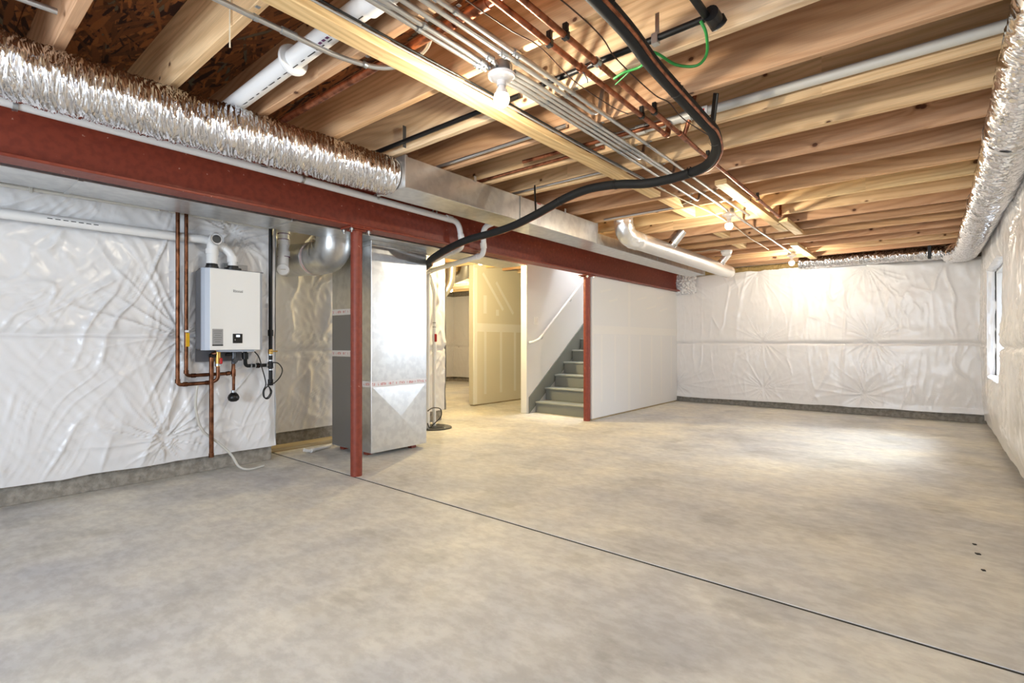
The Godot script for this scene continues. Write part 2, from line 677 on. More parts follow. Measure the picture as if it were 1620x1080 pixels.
	mat("treated_wood", Color(0.74, 0.68, 0.55), 0.75).albedo_texture = grain[1]
	var gl := mat("window_glass", Color(0.9, 0.95, 1.0, 0.06), 0.02)
	gl.transparency = BaseMaterial3D.TRANSPARENCY_ALPHA
	var disp := mat("display_screen", Color(0.05, 0.05, 0.06), 0.3)
	disp.emission_enabled = true
	disp.emission = Color(0.9, 0.95, 1.0)
	disp.emission_energy_multiplier = 1.6
	var bulb := mat("bulb_glass", Color(1, 0.97, 0.92), 0.3)
	bulb.emission_enabled = true
	bulb.emission = Color(1.0, 0.93, 0.80)
	bulb.emission_energy_multiplier = 9.0

# ---------------------------------------------------------------- the setting
func build_floor() -> void:
	var f := setting("floor", "trowelled grey-beige concrete floor slab with a saw-cut joint")
	cuboid(f, "slab", Vector3(-12.0, -0.12, -2.590), Vector3(1.0, 0.0, 3.2), M.floor_concrete, 0.002)
	cuboid(f, "slab", Vector3(-12.0, -0.12, -11.4), Vector3(1.0, 0.0, -2.612), M.floor_concrete, 0.002)
	cuboid(f, "joint_shade_strip", Vector3(-12.0, -0.11, -2.616), Vector3(1.0, -0.004, -2.588), M.joint_shade, 0.001)  # dark strip stands in for the shade down in the joint

func build_ceiling() -> void:
	var c := setting("ceiling", "unfinished ceiling of OSB subfloor over bare wooden joists")
	var px := 2.46
	var pz := 1.23
	for i in 6:
		for j in 12:
			var x0 := -12.4 + i * px - (0.8 if j % 2 else 0.0)
			var z0 := -11.5 + j * pz
			if x0 < -4.2 and x0 + px > -5.3 and z0 < -8.0 and z0 + pz > -10.2:
				continue
			cuboid(c, "osb_panel", Vector3(x0, SUB_Y, z0), Vector3(x0 + px - 0.003, SUB_Y + 0.022, z0 + pz - 0.003), M.osb, 0.002)
	# the floor construction above keeps daylight out
	cuboid(c, "floor_above", Vector3(-12.6, SUB_Y + 0.023, -7.7), Vector3(2.0, SUB_Y + 0.12, 3.4), M.lumber2, 0.002)
	cuboid(c, "floor_above", Vector3(-4.1, SUB_Y + 0.023, -11.6), Vector3(2.0, SUB_Y + 0.12, -7.7), M.lumber2, 0.002)
	cuboid(c, "floor_above", Vector3(-12.6, SUB_Y + 0.023, -11.6), Vector3(-5.4, SUB_Y + 0.12, -7.7), M.lumber2, 0.002)
	cuboid(c, "floor_above", Vector3(-5.4, SUB_Y + 0.023, -11.6), Vector3(-4.1, SUB_Y + 0.12, -10.3), M.lumber2, 0.002)
	var th := 0.046
	var dep := SUB_Y - JOIST_Y
	for i in range(-10, 17):
		var z := J0 - JS * i
		var v := posmod(i * 7, 5) * 0.19
		var tint: int = [0, 3, 1, 0, 2, 4, 0, 5, 1, 3, 2][posmod(i, 11)]
		if i >= 3:
			tint = [2, 5, 3, 1, 5, 3, 2, 4, 1, 5, 3][posmod(i, 11)]
		part(c, "joist", bx(4.95, dep, th, 0.003, v), M["lumber%d" % tint], Vector3(-1.65, JOIST_Y + dep * 0.5, z + th * 0.5))
		if z < 0.5:
			var x1 := -4.13
			var x0 := -11.8
			if z < -6.9 and z > -10.3:
				x1 = -5.42
			part(c, "joist", bx(x1 - x0, dep, th, 0.003, v + 0.3), M["lumber%d" % ((tint + 1) % 6)], Vector3((x0 + x1) * 0.5, JOIST_Y + dep * 0.5, z + th * 1.55))

func plastic(s: float, y: float, tufts: Array, seam: float, tilt: float, fold: float) -> float:
	var h := 0.055
	var ds := (y - seam - 0.012 * nB.get_noise_1d(s * 2.0)) / (0.035 if y > seam else 0.014)
	h -= 0.032 * exp(-ds * ds)
	if y > seam:
		h += 0.014 * (1.0 - smoothstep(0.02, 0.30, y - seam))
	h += 0.022 * nB.get_noise_2d(s * 0.55, y * 0.5 + 7.0)
	# folds that wander, swell and die out
	var wx := nB.get_noise_2d(s * 0.6 + 3.0, y * 0.6)
	var wy := nB.get_noise_2d(s * 0.6, y * 0.6 + 21.0)
	var u := s + y * tilt * (0.85 + 0.35 * wy) + 0.13 * wx
	var q := nA.get_noise_2d(u * 2.1, y * 0.40 - s * 0.2 + 0.25 * wx)
	var rg := 1.0 - absf(q)
	rg *= rg
	rg *= rg
	var mask := smoothstep(-0.25, 0.35, nB.get_noise_2d(s * 1.1 + 50.0, y * 1.1))
	h += fold * rg * rg * (0.25 + 0.75 * mask)
	# small crinkles
	q = nA.get_noise_2d(u * 7.5 + 31.0, y * 1.0 + wy * 0.5)
	rg = 1.0 - absf(q)
	h += fold * 0.30 * rg * rg * rg * rg * (1.15 - mask)
	h += fold * 0.10 * nA.get_noise_2d((s - y * tilt) * 9.0, y * 5.0 + 13.0)
	for t in tufts:
		var dx: float = s - t[0]
		var dy: float = y - t[1]
		var d2 := dx * dx + dy * dy
		var reach: float = t[3]
		if d2 > reach * reach * 6.5:
			continue
		var d := sqrt(d2) + 0.0001
		h -= 0.042 * exp(-d / 0.14)
		var w := 1.0 - absf(nA.get_noise_3d(dx / d * 2.6 + wx * 0.4, dy / d * 2.6 + t[0] * 7.0, d * 0.7))
		w = w * w
		w = w * w
		var rim := nB.get_noise_2d(dx / d * 1.2 + t[1] * 5.0, dy / d * 1.2)
		h += t[2] * 0.8 * w * exp(-d / (reach * (1.0 + 0.8 * rim))) * minf(d / 0.07, 1.0)
	return h

func build_left_walls() -> void:
	var w := setting("wall_left", "foundation wall hung with loose white plastic sheeting")
	cuboid(w, "foundation", Vector3(-5.55, 0, -2.44), Vector3(-5.21, SUB_Y, 3.2), M.foundation_concrete, 0.006)
	var tufts := [[-1.48, 0.36, 0.045, 0.36], [-2.03, 2.24, 0.045, 0.32], [-1.62, 1.24, 0.035, 0.75]]
	var z0 := -2.455
	var z1 := 0.5
	var f := func(i: int, j: int) -> Vector3:
		var z := lerpf(z0, z1, i / 246.0)
		var hem := 0.155 + 0.012 * nB.get_noise_1d(z * 1.7)
		var y := lerpf(hem, 2.58, pow(j / 190.0, 1.0))
		var h := plastic(z, y, tufts, 1.26, 0.62, 0.030)
		h *= smoothstep(0.0, 0.09, z - z0) * 0.75 + 0.25
		h = lerpf(0.035 + h * 0.35, h, smoothstep(0.0, 0.12, y - hem))
		# the sheet is tucked behind the long vent pipe
		var dp := (y - 2.12) / 0.06
		if z > -1.85:
			h -= 0.03 * exp(-dp * dp)
		return Vector3(-5.19 + h, y, z)
	part(w, "plastic_sheet", sheet(246, 190, f, Vector3.RIGHT), M.white_poly)
	var f2 := func(i: int, j: int) -> Vector3:
		var z := lerpf(0.495, 3.05, i / 60.0)
		var y := lerpf(0.155, 2.58, j / 50.0)
		return Vector3(-5.19 + plastic(z, y, [], 1.26, 0.62, 0.030), y, z)
	part(w, "plastic_sheet", sheet(60, 50, f2, Vector3.RIGHT), M.white_poly)
	# return edge of the blanket where the wall jogs back
	var fe := func(i: int, j: int) -> Vector3:
		var y := lerpf(0.155, 2.58, j / 40.0)
		return Vector3(lerpf(-5.85, -5.165, i / 8.0), y, -2.46 + 0.012 * nB.get_noise_2d(y * 2.0, i * 0.4))
	part(w, "plastic_sheet", sheet(8, 40, fe, Vector3.FORWARD), M.white_poly)
	# concrete corner set back behind the furnace
	var r := setting("wall_recess", "set-back foundation wall under white plastic behind the furnace duct")
	cuboid(r, "foundation", Vector3(-6.15, 0, -5.36), Vector3(-5.85, SUB_Y, -2.44), M.foundation_concrete, 0.006)
	cuboid(r, "foundation", Vector3(-5.86, 0, -2.44), Vector3(-5.54, SUB_Y, -2.1), M.foundation_concrete, 0.006)
	var tr := [[-2.55, 1.1, 0.03, 0.6]]
	var f3 := func(i: int, j: int) -> Vector3:
		var z := lerpf(-5.38, -2.45, i / 150.0)
		var y := lerpf(0.16, 2.58, j / 120.0)
		return Vector3(-5.86 + plastic(z, y, tr, 1.1, 0.5, 0.035), y, z)
	part(r, "plastic_sheet", sheet(150, 120, f3, Vector3.RIGHT), M.white_poly)
	var f4 := func(i: int, j: int) -> Vector3:
		var x := lerpf(-6.2, -5.80, i / 10.0)
		var y := lerpf(0.16, 2.58, j / 60.0)
		return Vector3(x, y, -5.40 + 0.02 * nB.get_noise_2d(x * 2.0, y))
	part(r, "plastic_sheet", sheet(10, 60, f4, Vector3.FORWARD), M.white_poly)
	# the far room beyond
	var far := setting("wall_far", "plastic-covered walls of the dim room beyond the hall")
	cuboid(far, "foundation", Vector3(-11.9, 0, -11.4), Vector3(-11.56, SUB_Y, -5.0), M.foundation_concrete)
	cuboid(far, "foundation", Vector3(-11.6, 0, -11.4), Vector3(-4.0, SUB_Y, -11.1), M.foundation_concrete)
	cuboid(far, "foundation", Vector3(-11.9, 0, -5.36), Vector3(-6.1, SUB_Y, -5.1), M.foundation_concrete)
	var tf := [[-9.4, 1.05, 0.03, 0.4], [-11.0, 1.05, 0.04, 0.5], [-11.0, 0.3, 0.03, 0.4], [-10.2, 2.2, 0.03, 0.4]]
	var f5 := func(i: int, j: int) -> Vector3:
		var z := lerpf(-11.1, -5.36, i / 140.0)
		var y := lerpf(0.13, 2.60, j / 70.0)
		return Vector3(-11.56 + plastic(z, y, tf, 1.06, 0.2, 0.02), y, z)
	part(far, "plastic_sheet", sheet(140, 70, f5, Vector3.RIGHT), M.white_poly)
	var tg := [[-11.35, 1.05, 0.03, 0.4], [-10.0, 1.05, 0.03, 0.4]]
	var f6 := func(i: int, j: int) -> Vector3:
		var x := lerpf(-11.56, -6.6, i / 110.0)
		var y := lerpf(0.13, 2.60, j / 70.0)
		return Vector3(x, y, -11.1 + plastic(x, y, tg, 1.06, 0.2, 0.02))
	part(far, "plastic_sheet", sheet(110, 70, f6, Vector3.BACK), M.white_poly)

func build_back_wall() -> void:
	var w := setting("wall_back", "far foundation wall covered in tufted white plastic sheeting")
	cuboid(w, "foundation", Vector3(-4.1, 0, -10.55), Vector3(0.95, SUB_Y, -10.2), M.foundation_concrete, 0.006)
	var tufts := [[-2.50, 2.50, 0.026, 0.36], [-0.86, 2.46, 0.024, 0.34], [-2.42, 1.22, 0.02, 0.30], [-0.77, 1.25, 0.02, 0.30], [-2.42, 0.36, 0.022, 0.28], [-0.88, 0.34, 0.022, 0.28], [-3.90, 2.45, 0.03, 0.3], [-4.05, 0.35, 0.02, 0.4]]
	var f := func(i: int, j: int) -> Vector3:
		var x := lerpf(-4.14, 0.56, i / 300.0)
		var hem := 0.105 + 0.025 * smoothstep(-4.0, -0.5, x) + 0.012 * nB.get_noise_1d(x * 1.3)
		var top := lerpf(2.53, 2.60, smoothstep(-4.0, -1.7, x)) - 0.14 * smoothstep(-1.5, -0.2, x)
		var y := lerpf(hem, top, j / 170.0)
		var h := plastic(x, y, tufts, 1.175, 0.05, 0.013)
		h *= smoothstep(0.0, 0.06, top - y) * 0.7 + 0.3
		h = lerpf(0.05 + h * 0.25, h, smoothstep(0.0, 0.10, y - hem))
		return Vector3(x, y, -10.17 + h)
	part(w, "plastic_sheet", sheet(300, 170, f, Vector3.BACK), M.white_poly)
	# crumpled end of the sheet stuffed round the beam pocket
	var fc := func(i: int, j: int) -> Vector3:
		var a := i / 40.0
		var b := j / 40.0
		var x := lerpf(-4.16, -3.62, a)
		var y := lerpf(2.16, 2.56, b)
		var h := 0.05 + 0.09 * sin(a * PI) * sin(b * PI) + 0.05 * absf(nA.get_noise_2d(a * 6.0, b * 4.0))
		return Vector3(x, y, -10.15 + h)
	part(w, "plastic_sheet", sheet(40, 40, fc, Vector3.BACK), M.white_poly)
	# batt insulation and rim board above the sheet
	var fb := func(i: int, j: int) -> Vector3:
		var x := lerpf(-4.0, 0.5, i / 120.0)
		var a := PI * j / 8.0
		return Vector3(x, 2.56 - 0.05 * cos(a) + 0.015 * nB.get_noise_2d(x * 6.0, j), -10.14 + 0.07 * sin(a) + 0.02 * nB.get_noise_2d(x * 9.0, j + 5))
	part(w, "insulation_batt", sheet(120, 8, fb, Vector3.BACK), M.batt)

func build_right_wall() -> void:
	var w := setting("wall_right", "window-side foundation wall under sagging white plastic")
	var oz0 := -8.60
	var oz1 := -7.10
	var oy0 := 0.76
	var oy1 := 2.09
	cuboid(w, "foundation", Vector3(0.62, 0, -10.5), Vector3(0.92, SUB_Y, oz0), M.foundation_concrete)
	cuboid(w, "foundation", Vector3(0.62, 0, oz1), Vector3(0.92, SUB_Y, 3.2), M.foundation_concrete)
	cuboid(w, "foundation", Vector3(0.62, 0, oz0), Vector3(0.92, oy0, oz1), M.foundation_concrete)
	cuboid(w, "foundation", Vector3(0.62, oy1, oz0), Vector3(0.92, SUB_Y, oz1), M.foundation_concrete)
	var tufts := [[-5.2, 1.12, 0.025, 0.4], [-6.6, 1.15, 0.03, 0.4], [-5.9, 2.3, 0.03, 0.5], [-9.3, 1.2, 0.02, 0.3]]
	var nu := 330
	var nv := 130
	var f := func(i: int, j: int) -> Vector3:
		var z := lerpf(-10.15, -4.2, i / float(nu))
		var hem := 0.07 + 0.03 * nB.get_noise_1d(z * 1.1) - 0.03 * smoothstep(-6.0, -5.0, z)
		var y := lerpf(hem, 2.56, j / float(nv))
		var h := plastic(z, y, tufts, 1.15, 0.06, 0.018)
		# the blanket swells between the fixings and thins at the window
		h += 0.045 * smoothstep(oz1, oz1 + 0.35, z) * (0.6 + 0.4 * sin(y * 2.2))
		var near_open := maxf(maxf(oz0 - z, z - oz1), maxf(oy0 - y, y - oy1))
		h *= 0.35 + 0.65 * smoothstep(0.0, 0.16, near_open)
		h = lerpf(0.02, h, smoothstep(0.0, 0.35, y - hem))
		return Vector3(0.585 - h, y, z)
	var gap := func(i: int, j: int) -> bool:
		var z := lerpf(-10.15, -4.2, (i + 0.5) / float(nu))
		var y := lerpf(0.07, 2.56, (j + 0.5) / float(nv))
		return z > oz0 and z < oz1 and y > oy0 and y < oy1
	part(w, "plastic_sheet", sheet(nu, nv, f, Vector3.LEFT, gap), M.white_poly)
	var f2 := func(i: int, j: int) -> Vector3:
		var z := lerpf(-4.22, 3.05, i / 80.0)
		var y := lerpf(0.07, 2.56, j / 40.0)
		return Vector3(0.55 - plastic(z, y, [], 1.15, 0.15, 0.02), y, z)
	part(w, "plastic_sheet", sheet(80, 40, f2, Vector3.LEFT), M.white_poly)
	# plastic folded into the reveal
	var rev := func(i: int, j: int) -> Vector3:
		var y := lerpf(oy0 - 0.02, oy1 + 0.02, j / 60.0)
		var a := i / 10.0
		return Vector3(lerpf(0.50, 0.60, a), y, oz0 + 0.008 + 0.012 * sin(a * PI) + 0.014 * nB.get_noise_2d(y * 3.0, a * 2.0))
	part(w, "plastic_reveal", sheet(10, 60, rev, Vector3.BACK), M.white_poly)
	var rev2 := func(i: int, j: int) -> Vector3:
		var z := lerpf(oz0, oz1, j / 60.0)
		var a := i / 8.0
		return Vector3(lerpf(0.49, 0.60, a), oy0 + 0.02 + 0.02 * sin(a * PI) + 0.012 * nB.get_noise_2d(z * 3.0, a * 2.0), z)
	part(w, "plastic_reveal", sheet(8, 60, rev2, Vector3.UP), M.white_poly)
	var rev3 := func(i: int, j: int) -> Vector3:
		var z := lerpf(oz0, oz1, j / 60.0)
		var a := i / 8.0
		return Vector3(lerpf(0.49, 0.60, a), oy1 - 0.01 - 0.02 * sin(a * PI) + 0.01 * nB.get_noise_2d(z * 3.0, a * 2.0), z)
	part(w, "plastic_reveal", sheet(8, 60, rev3, Vector3.DOWN), M.white_poly)
	window_unit("window_1", Vector3(0.635, (oy0 + oy1) * 0.5, (oz0 + oz1) * 0.5), oz1 - oz0, oy1 - oy0, true)

func window_unit(called: String, at: Vector3, wide: float, high: float, along_z: bool) -> void:
	var o := setting(called, "white sliding basement window with a dark gasket" if along_z else "wide rear window that lets in the daylight")
	o.position = at
	if along_z:
		o.rotation.y = PI / 2
	var t := 0.05
	for g in [["frame", -0.05, 0.05, t, M.pvc], ["gasket", -0.062, -0.0502, 0.02, M.window_frame]]:
		var w: float = g[3]
		cuboid(o, g[0], Vector3(-wide / 2, -high / 2, g[1]), Vector3(-wide / 2 + w, high / 2, g[2]), g[4])
		cuboid(o, g[0], Vector3(wide / 2 - w, -high / 2, g[1]), Vector3(wide / 2, high / 2, g[2]), g[4])
		cuboid(o, g[0], Vector3(-wide / 2 + w, -high / 2, g[1]), Vector3(wide / 2 - w, -high / 2 + w, g[2]), g[4])
		cuboid(o, g[0], Vector3(-wide / 2 + w, high / 2 - w, g[1]), Vector3(wide / 2 - w, high / 2, g[2]), g[4])
	cuboid(o, "mullion", Vector3(-0.025, -high / 2 + t, -0.03), Vector3(0.025, high / 2 - t, 0.03), M.pvc)
	cuboid(o, "pane", Vector3(-wide / 2 + t, -high / 2 + t, -0.003), Vector3(-0.025, high / 2 - t, 0.003), M.window_glass, 0.001)
	cuboid(o, "pane", Vector3(0.025, -high / 2 + t, -0.003), Vector3(wide / 2 - t, high / 2 - t, 0.003), M.window_glass, 0.001)

func build_rear_wall() -> void:
	# behind the camera: the wall with the wide window whose cool daylight falls on the floor and the foil
	var w := setting("wall_rear", "foundation wall with a wide window")
	var x0 := -2.6
	var x1 := -0.2
	cuboid(w, "foundation", Vector3(-5.55, 0, 3.05), Vector3(x0, SUB_Y, 3.35), M.wall_paint)
	cuboid(w, "foundation", Vector3(x1, 0, 3.05), Vector3(0.92, SUB_Y, 3.35), M.wall_paint)
	cuboid(w, "foundation", Vector3(x0, 0, 3.05), Vector3(x1, 0.82, 3.35), M.wall_paint)
	cuboid(w, "foundation", Vector3(x0, 2.28, 3.05), Vector3(x1, SUB_Y, 3.35), M.wall_paint)
	window_unit("window_2", Vector3((x0 + x1) * 0.5, 1.55, 3.2), x1 - x0, 1.46, false)

func strip(parent: Node3D, lo: Vector3, hi: Vector3) -> void:
	cuboid(parent, "joint_compound", lo, hi, M.joint_compound, 0.0008)

func build_partitions() -> void:
	var w := setting("wall_stair", "taped white drywall wall under the red beam")
	cuboid(w, "drywall", Vector3(-4.13, 0.025, -10.12), Vector3(-4.03, 2.222, -6.775), M.wall_paint, 0.003)
	cuboid(w, "bottom_plate", Vector3(-4.12, 0.0, -10.12), Vector3(-4.045, 0.03, -6.80), M.treated_wood)
	var x := -4.0295
	strip(w, Vector3(x - 0.002, 0.03, -8.06), Vector3(x, 2.22, -7.97))
	strip(w, Vector3(x - 0.002, 1.33, -10.1), Vector3(x + 0.002, 1.46, -6.79))
	strip(w, Vector3(x - 0.002, 0.03, -6.82), Vector3(x + 0.004, 2.22, -6.776))
	for z in [-7.07, -7.515, -8.434, -8.911, -9.353, -9.83]:
		strip(w, Vector3(x - 0.002, 0.22 + 0.06 * sin(z * 5.0), z - 0.03), Vector3(x, 1.32, z + 0.03))
	for p in [[-7.2, 2.02, 0.35], [-7.45, 1.88, 0.3], [-8.5, 1.98, 0.4], [-8.9, 1.84, 0.42], [-9.45, 1.82, 0.4], [-9.3, 2.05, 0.3]]:
		part(w, "joint_compound", bx(0.002, 0.035, p[2], 0.0008), M.joint_compound, Vector3(x - 0.0005, p[1], p[0]), Basis(Vector3.RIGHT, 0.18))  # slanted strips, slightly paler than the wall, high up
	var s := setting("wall_stairwell", "painted white stairwell wall with the handrail")
	cuboid(s, "drywall", Vector3(-5.40, 0.0, -10.3), Vector3(-5.27, 5.0, -6.75), M.wall_paint, 0.003)
	cuboid(s, "corner_bead", Vector3(-5.285, 0.03, -6.756), Vector3(-5.266, 2.9, -6.737), M.wall_paint, 0.006)
	s = setting("wall_stairwell_end", "painted white end wall of the stairwell")
	cuboid(s, "drywall", Vector3(-5.40, 0.0, -10.42), Vector3(-4.03, 5.0, -10.30), M.wall_paint, 0.003)
	s = setting("wall_upper_side", "painted white upstairs wall beside the stairs")
	cuboid(s, "drywall", Vector3(-4.14, 3.0, -10.3), Vector3(-4.03, 5.0, -7.6), M.wall_paint, 0.003)
	s = setting("wall_upper_front", "painted white upstairs wall above the stair opening")
	cuboid(s, "drywall", Vector3(-5.40, 3.0, -7.7), Vector3(-4.03, 5.0, -7.58), M.wall_paint, 0.003)
	s = setting("ceiling_upper", "painted white ceiling over the stairwell")
	cuboid(s, "drywall", Vector3(-5.45, 5.0, -10.45), Vector3(-4.0, 5.1, -7.55), M.wall_paint, 0.003)
	var sl := AreaLight3D.new()  # unseen light added for the daylight falling from above the stairs
	sl.name = "stairwell_added_light"
	sl.area_size = Vector2(0.5, 0.5)
	sl.light_energy = 10.0
	sl.light_color = Color(0.97, 0.98, 1.0)
	sl.area_range = 20.0
	sl.shadow_enabled = true
	add_child(sl)
	sl.look_at_from_position(Vector3(-4.7, 4.93, -8.8), Vector3(-4.7, 0, -8.8), Vector3.FORWARD)
	var fix := thing("added_stair_light", "unseen square light added above the stairwell in place of daylight from upstairs", "light")  # unseen glowing panel added to go with the stairwell light
	var glow := StandardMaterial3D.new()
	glow.albedo_color = Color(0.9, 0.9, 0.88)
	glow.emission_enabled = true
	glow.emission = Color(1, 0.96, 0.9)
	glow.emission_energy_multiplier = 2.0
	cuboid(fix, "added_glow_panel", Vector3(-4.96, 4.95, -9.06), Vector3(-4.44, 5.0, -8.54), glow, 0.01)
	var h := setting("wall_hall", "unpainted taped drywall partition beside the hall")
	cuboid(h, "drywall", Vector3(-6.775, 0.02, -11.1), Vector3(-6.65, SUB_Y, -6.90), M.drywall, 0.003)
	cuboid(h, "bottom_plate", Vector3(-6.765, 0.0, -11.1), Vector3(-6.665, 0.03, -6.92), M.treated_wood)
	var hx := -6.6495
	strip(h, Vector3(hx - 0.002, 1.40, -11.0), Vector3(hx + 0.002, 1.56, -7.0))
	strip(h, Vector3(hx - 0.002, 0.04, -6.99), Vector3(hx + 0.003, 2.6, -6.912))
	for z in [-7.22, -7.68, -8.12]:
		strip(h, Vector3(hx - 0.002, 0.2, z - 0.035), Vector3(hx, 1.4, z + 0.035))
	strip(h, Vector3(hx - 0.002, 1.75, -7.26), Vector3(hx, 2.1, -7.17))
	strip(h, Vector3(hx - 0.002, 1.72, -7.62), Vector3(hx, 1.84, -7.53))
	for p in [[-7.45, 2.18, 0.9, 0.002], [-7.80, 2.08, 0.8, 0.003]]:
		part(h, "joint_compound", bx(0.004, 0.06, p[2], 0.0008), M.joint_compound, Vector3(hx - 0.001 + p[3] * 0.5, p[1], p[0]), Basis(Vector3.RIGHT, -0.85))
	cuboid(h, "corner_bead", Vector3(-6.665, 0.03, -6.91), Vector3(-6.645, 2.9, -6.89), M.joint_compound, 0.005)

func build_stairs() -> void:
	var s := thing("staircase", "grey painted wooden stairs rising behind the far red post", "stairs")
	var rise := 0.2165
	var run := 0.287
	for i in 11:
		var z := -6.942 - run * i
		var y := 0.191 + rise * i
		var y0 := 0.0 if i == 0 else y - rise
		cuboid(s, "riser", Vector3(-5.245, y0, z - 0.05), Vector3(-4.14, y - 0.036, z - 0.03), M.stair_paint, 0.002)
		cuboid(s, "tread", Vector3(-5.25, y - 0.036, z - run - 0.035), Vector3(-4.14, y, z), M.tread_paint, 0.012)
	# sloped skirt board on the wall
	var st := SurfaceTool.new()
	st.begin(Mesh.PRIMITIVE_TRIANGLES)
	var zs := [-6.80, -6.80, -10.2, -10.2]
	var ys := [0.0, 0.27, 2.82, 2.3]
	for xx in [[-5.25, 1.0], [-5.27, -1.0]]:
		quad(st, Vector3(xx[0], ys[0], zs[0]), Vector3(xx[0], ys[1], zs[1]), Vector3(xx[0], ys[2], zs[2]), Vector3(xx[0], ys[3], zs[3]), Vector3(xx[1], 0, 0))
	quad(st, Vector3(-5.25, 0, -6.8), Vector3(-5.27, 0, -6.8), Vector3(-5.27, 0.27, -6.8), Vector3(-5.25, 0.27, -6.8), Vector3.BACK)
	quad(st, Vector3(-5.25, 0.27, -6.8), Vector3(-5.27, 0.27, -6.8), Vector3(-5.27, 2.82, -10.2), Vector3(-5.25, 2.82, -10.2), Vector3(0, 0.8, 0.6))
	part(s, "skirt_board", st.commit(), M.stair_paint)
	var r := thing("handrail", "white handrail sloping up the stairwell wall", "handrail")
	part(r, "rail", tube(fillet([Vector3(-5.26, 1.19, -6.80), Vector3(-5.20, 1.20, -6.83), Vector3(-5.195, 1.25, -6.99), Vector3(-5.195, 3.1, -9.35)], 0.03), 0.022, 10), M.white_enamel)
	for z in [-7.1, -8.0, -8.9]:
		var y: float = 1.25 + (-6.99 - z) * 0.784 - 0.03
		part(r, "bracket", tube(fillet([Vector3(-5.268, y - 0.05, z), Vector3(-5.21, y - 0.05, z), Vector3(-5.198, y, z)], 0.02), 0.007, 6), M.zinc)
	var sw := thing("light_switch", "white light switch plate at the foot of the stairs", "switch", "", Vector3(-5.27, 1.57, -7.0))
	part(sw, "plate", bx(0.012, 0.13, 0.13, 0.004), M.white_enamel, Vector3(0.006, 0, 0))
	part(sw, "rocker", bx(0.006, 0.07, 0.035, 0.002), M.porcelain, Vector3(0.014, 0, 0.03))
	part(sw, "rocker", bx(0.006, 0.07, 0.035, 0.002), M.porcelain, Vector3(0.014, 0, -0.03))

# ---------------------------------------------------------------- steel
func build_beam() -> void:
	var b := thing("steel_beam", "long rust-red primed steel I-beam across the ceiling", "beam")
	var z0 := -10.16
	var z1 := 3.0
	cuboid(b, "bottom_flange", Vector3(-4.095, 2.222, z0), Vector3(-3.925, 2.242, z1), M.red_primer, 0.004)
	cuboid(b, "top_flange", Vector3(-4.095, 2.572, z0), Vector3(-3.925, 2.592, z1), M.red_primer, 0.004)
	cuboid(b, "web", Vector3(-4.016, 2.242, z0), Vector3(-4.004, 2.572, z1), M.red_primer, 0.002)
	cuboid(b, "nailer", Vector3(-4.09, 2.592, z0), Vector3(-3.93, 2.629, z1), M.lumber1, 0.003)
	var labels := ["near rust-red round steel post standing beside the furnace duct", "far rust-red round steel post at the edge of the stairs"]
	for k in 2:
		var z: float = [-2.637, -6.72][k]
		var x: float = [-4.005, -4.085][k]
		var p := thing("steel_post", labels[k], "post", "red steel posts", Vector3(x, 0, z))
		part(p, "tube", lathe([Vector2(0.051, 0.0), Vector2(0.051, 2.195)], 32, false), M.red_primer)
		part(p, "cap_plate", bx(0.17, 0.014, 0.22, 0.003), M.red_primer, Vector3(0, 2.2135, 0))
		part(p, "bearing_plate", bx(0.12, 0.012, 0.12, 0.003), M.red_primer, Vector3(0, 2.2, 0))
		for sx in [-1, 1]:
			for sz in [-1, 1]:
				part(p, "bolt", lathe([Vector2(0, 0.03), Vector2(0.012, 0.03), Vector2(0.012, 0.0), Vector2(0.019, 0.0), Vector2(0.019, -0.014), Vector2(0.008, -0.014), Vector2(0.008, -0.03), Vector2(0, -0.03)], 8), M.zinc, Vector3(0.062 * sx, 2.198, 0.088 * sz))

# ---------------------------------------------------------------- ducts
func crinkled(path: PackedVector3Array, r: float, amp: float, seg: int, per_m: float, freq := 13.0, turns := 1.2) -> ArrayMesh:
	# resample evenly
	var pts := PackedVector3Array()
	var step := 1.0 / per_m
	var acc := 0.0
	pts.append(path[0])
	for i in range(1, path.size()):
		var d := path[i].distance_to(path[i - 1])
		var t := step - acc
		while t <= d:
			pts.append(path[i - 1].lerp(path[i], t / d))
			t += step
		acc = d - (t - step)
	var fr := frames(pts)
	var f := func(i: int, k: int) -> Vector3:
		var a := TAU * k / seg
		var ca := cos(a)
		var sa := sin(a)
		var s := i * step
		var q := 1.0 - absf(nA.get_noise_3d(ca * turns, sa * turns, s * freq + 2.2 * ca))
		var q2 := 1.0 - absf(nA.get_noise_3d(ca * turns * 1.9 + 5.0, sa * turns * 1.9, s * freq * 2.1 + 9.0))
		var rr := r + amp * (q * q - 0.45) + amp * 0.5 * (q2 * q2 - 0.45) + amp * 0.6 * nB.get_noise_3d(ca * 0.7, sa * 0.7, s * 2.0)
		return pts[i] + (fr[i][1] * ca + fr[i][2] * sa) * rr
	var m := sheet(pts.size() - 1, seg, f, Vector3.UP)
	# the test direction of sheet() depends on the angle, so set normals outwards here
	var arr := m.surface_get_arrays(0)
	var V: PackedVector3Array = arr[Mesh.ARRAY_VERTEX]
	var N: PackedVector3Array = arr[Mesh.ARRAY_NORMAL]
	var I: PackedInt32Array = arr[Mesh.ARRAY_INDEX]
	var w := seg + 1
	var turn := N[w * 2 + 3].dot(V[w * 2 + 3] - pts[2]) < 0.0
	if turn:
		for i in N.size():
			N[i] = -N[i]
		for i in range(0, I.size(), 3):
			var q := I[i + 1]
			I[i + 1] = I[i + 2]
			I[i + 2] = q
	for i in pts.size():
		var n := (N[i * w] + N[i * w + seg]).normalized()
		N[i * w] = n
		N[i * w + seg] = n
	return arrays(V, N, arr[Mesh.ARRAY_TEX_UV], I)

func band(path: PackedVector3Array, r: float) -> ArrayMesh:
	return tube(path, r, 28, false)

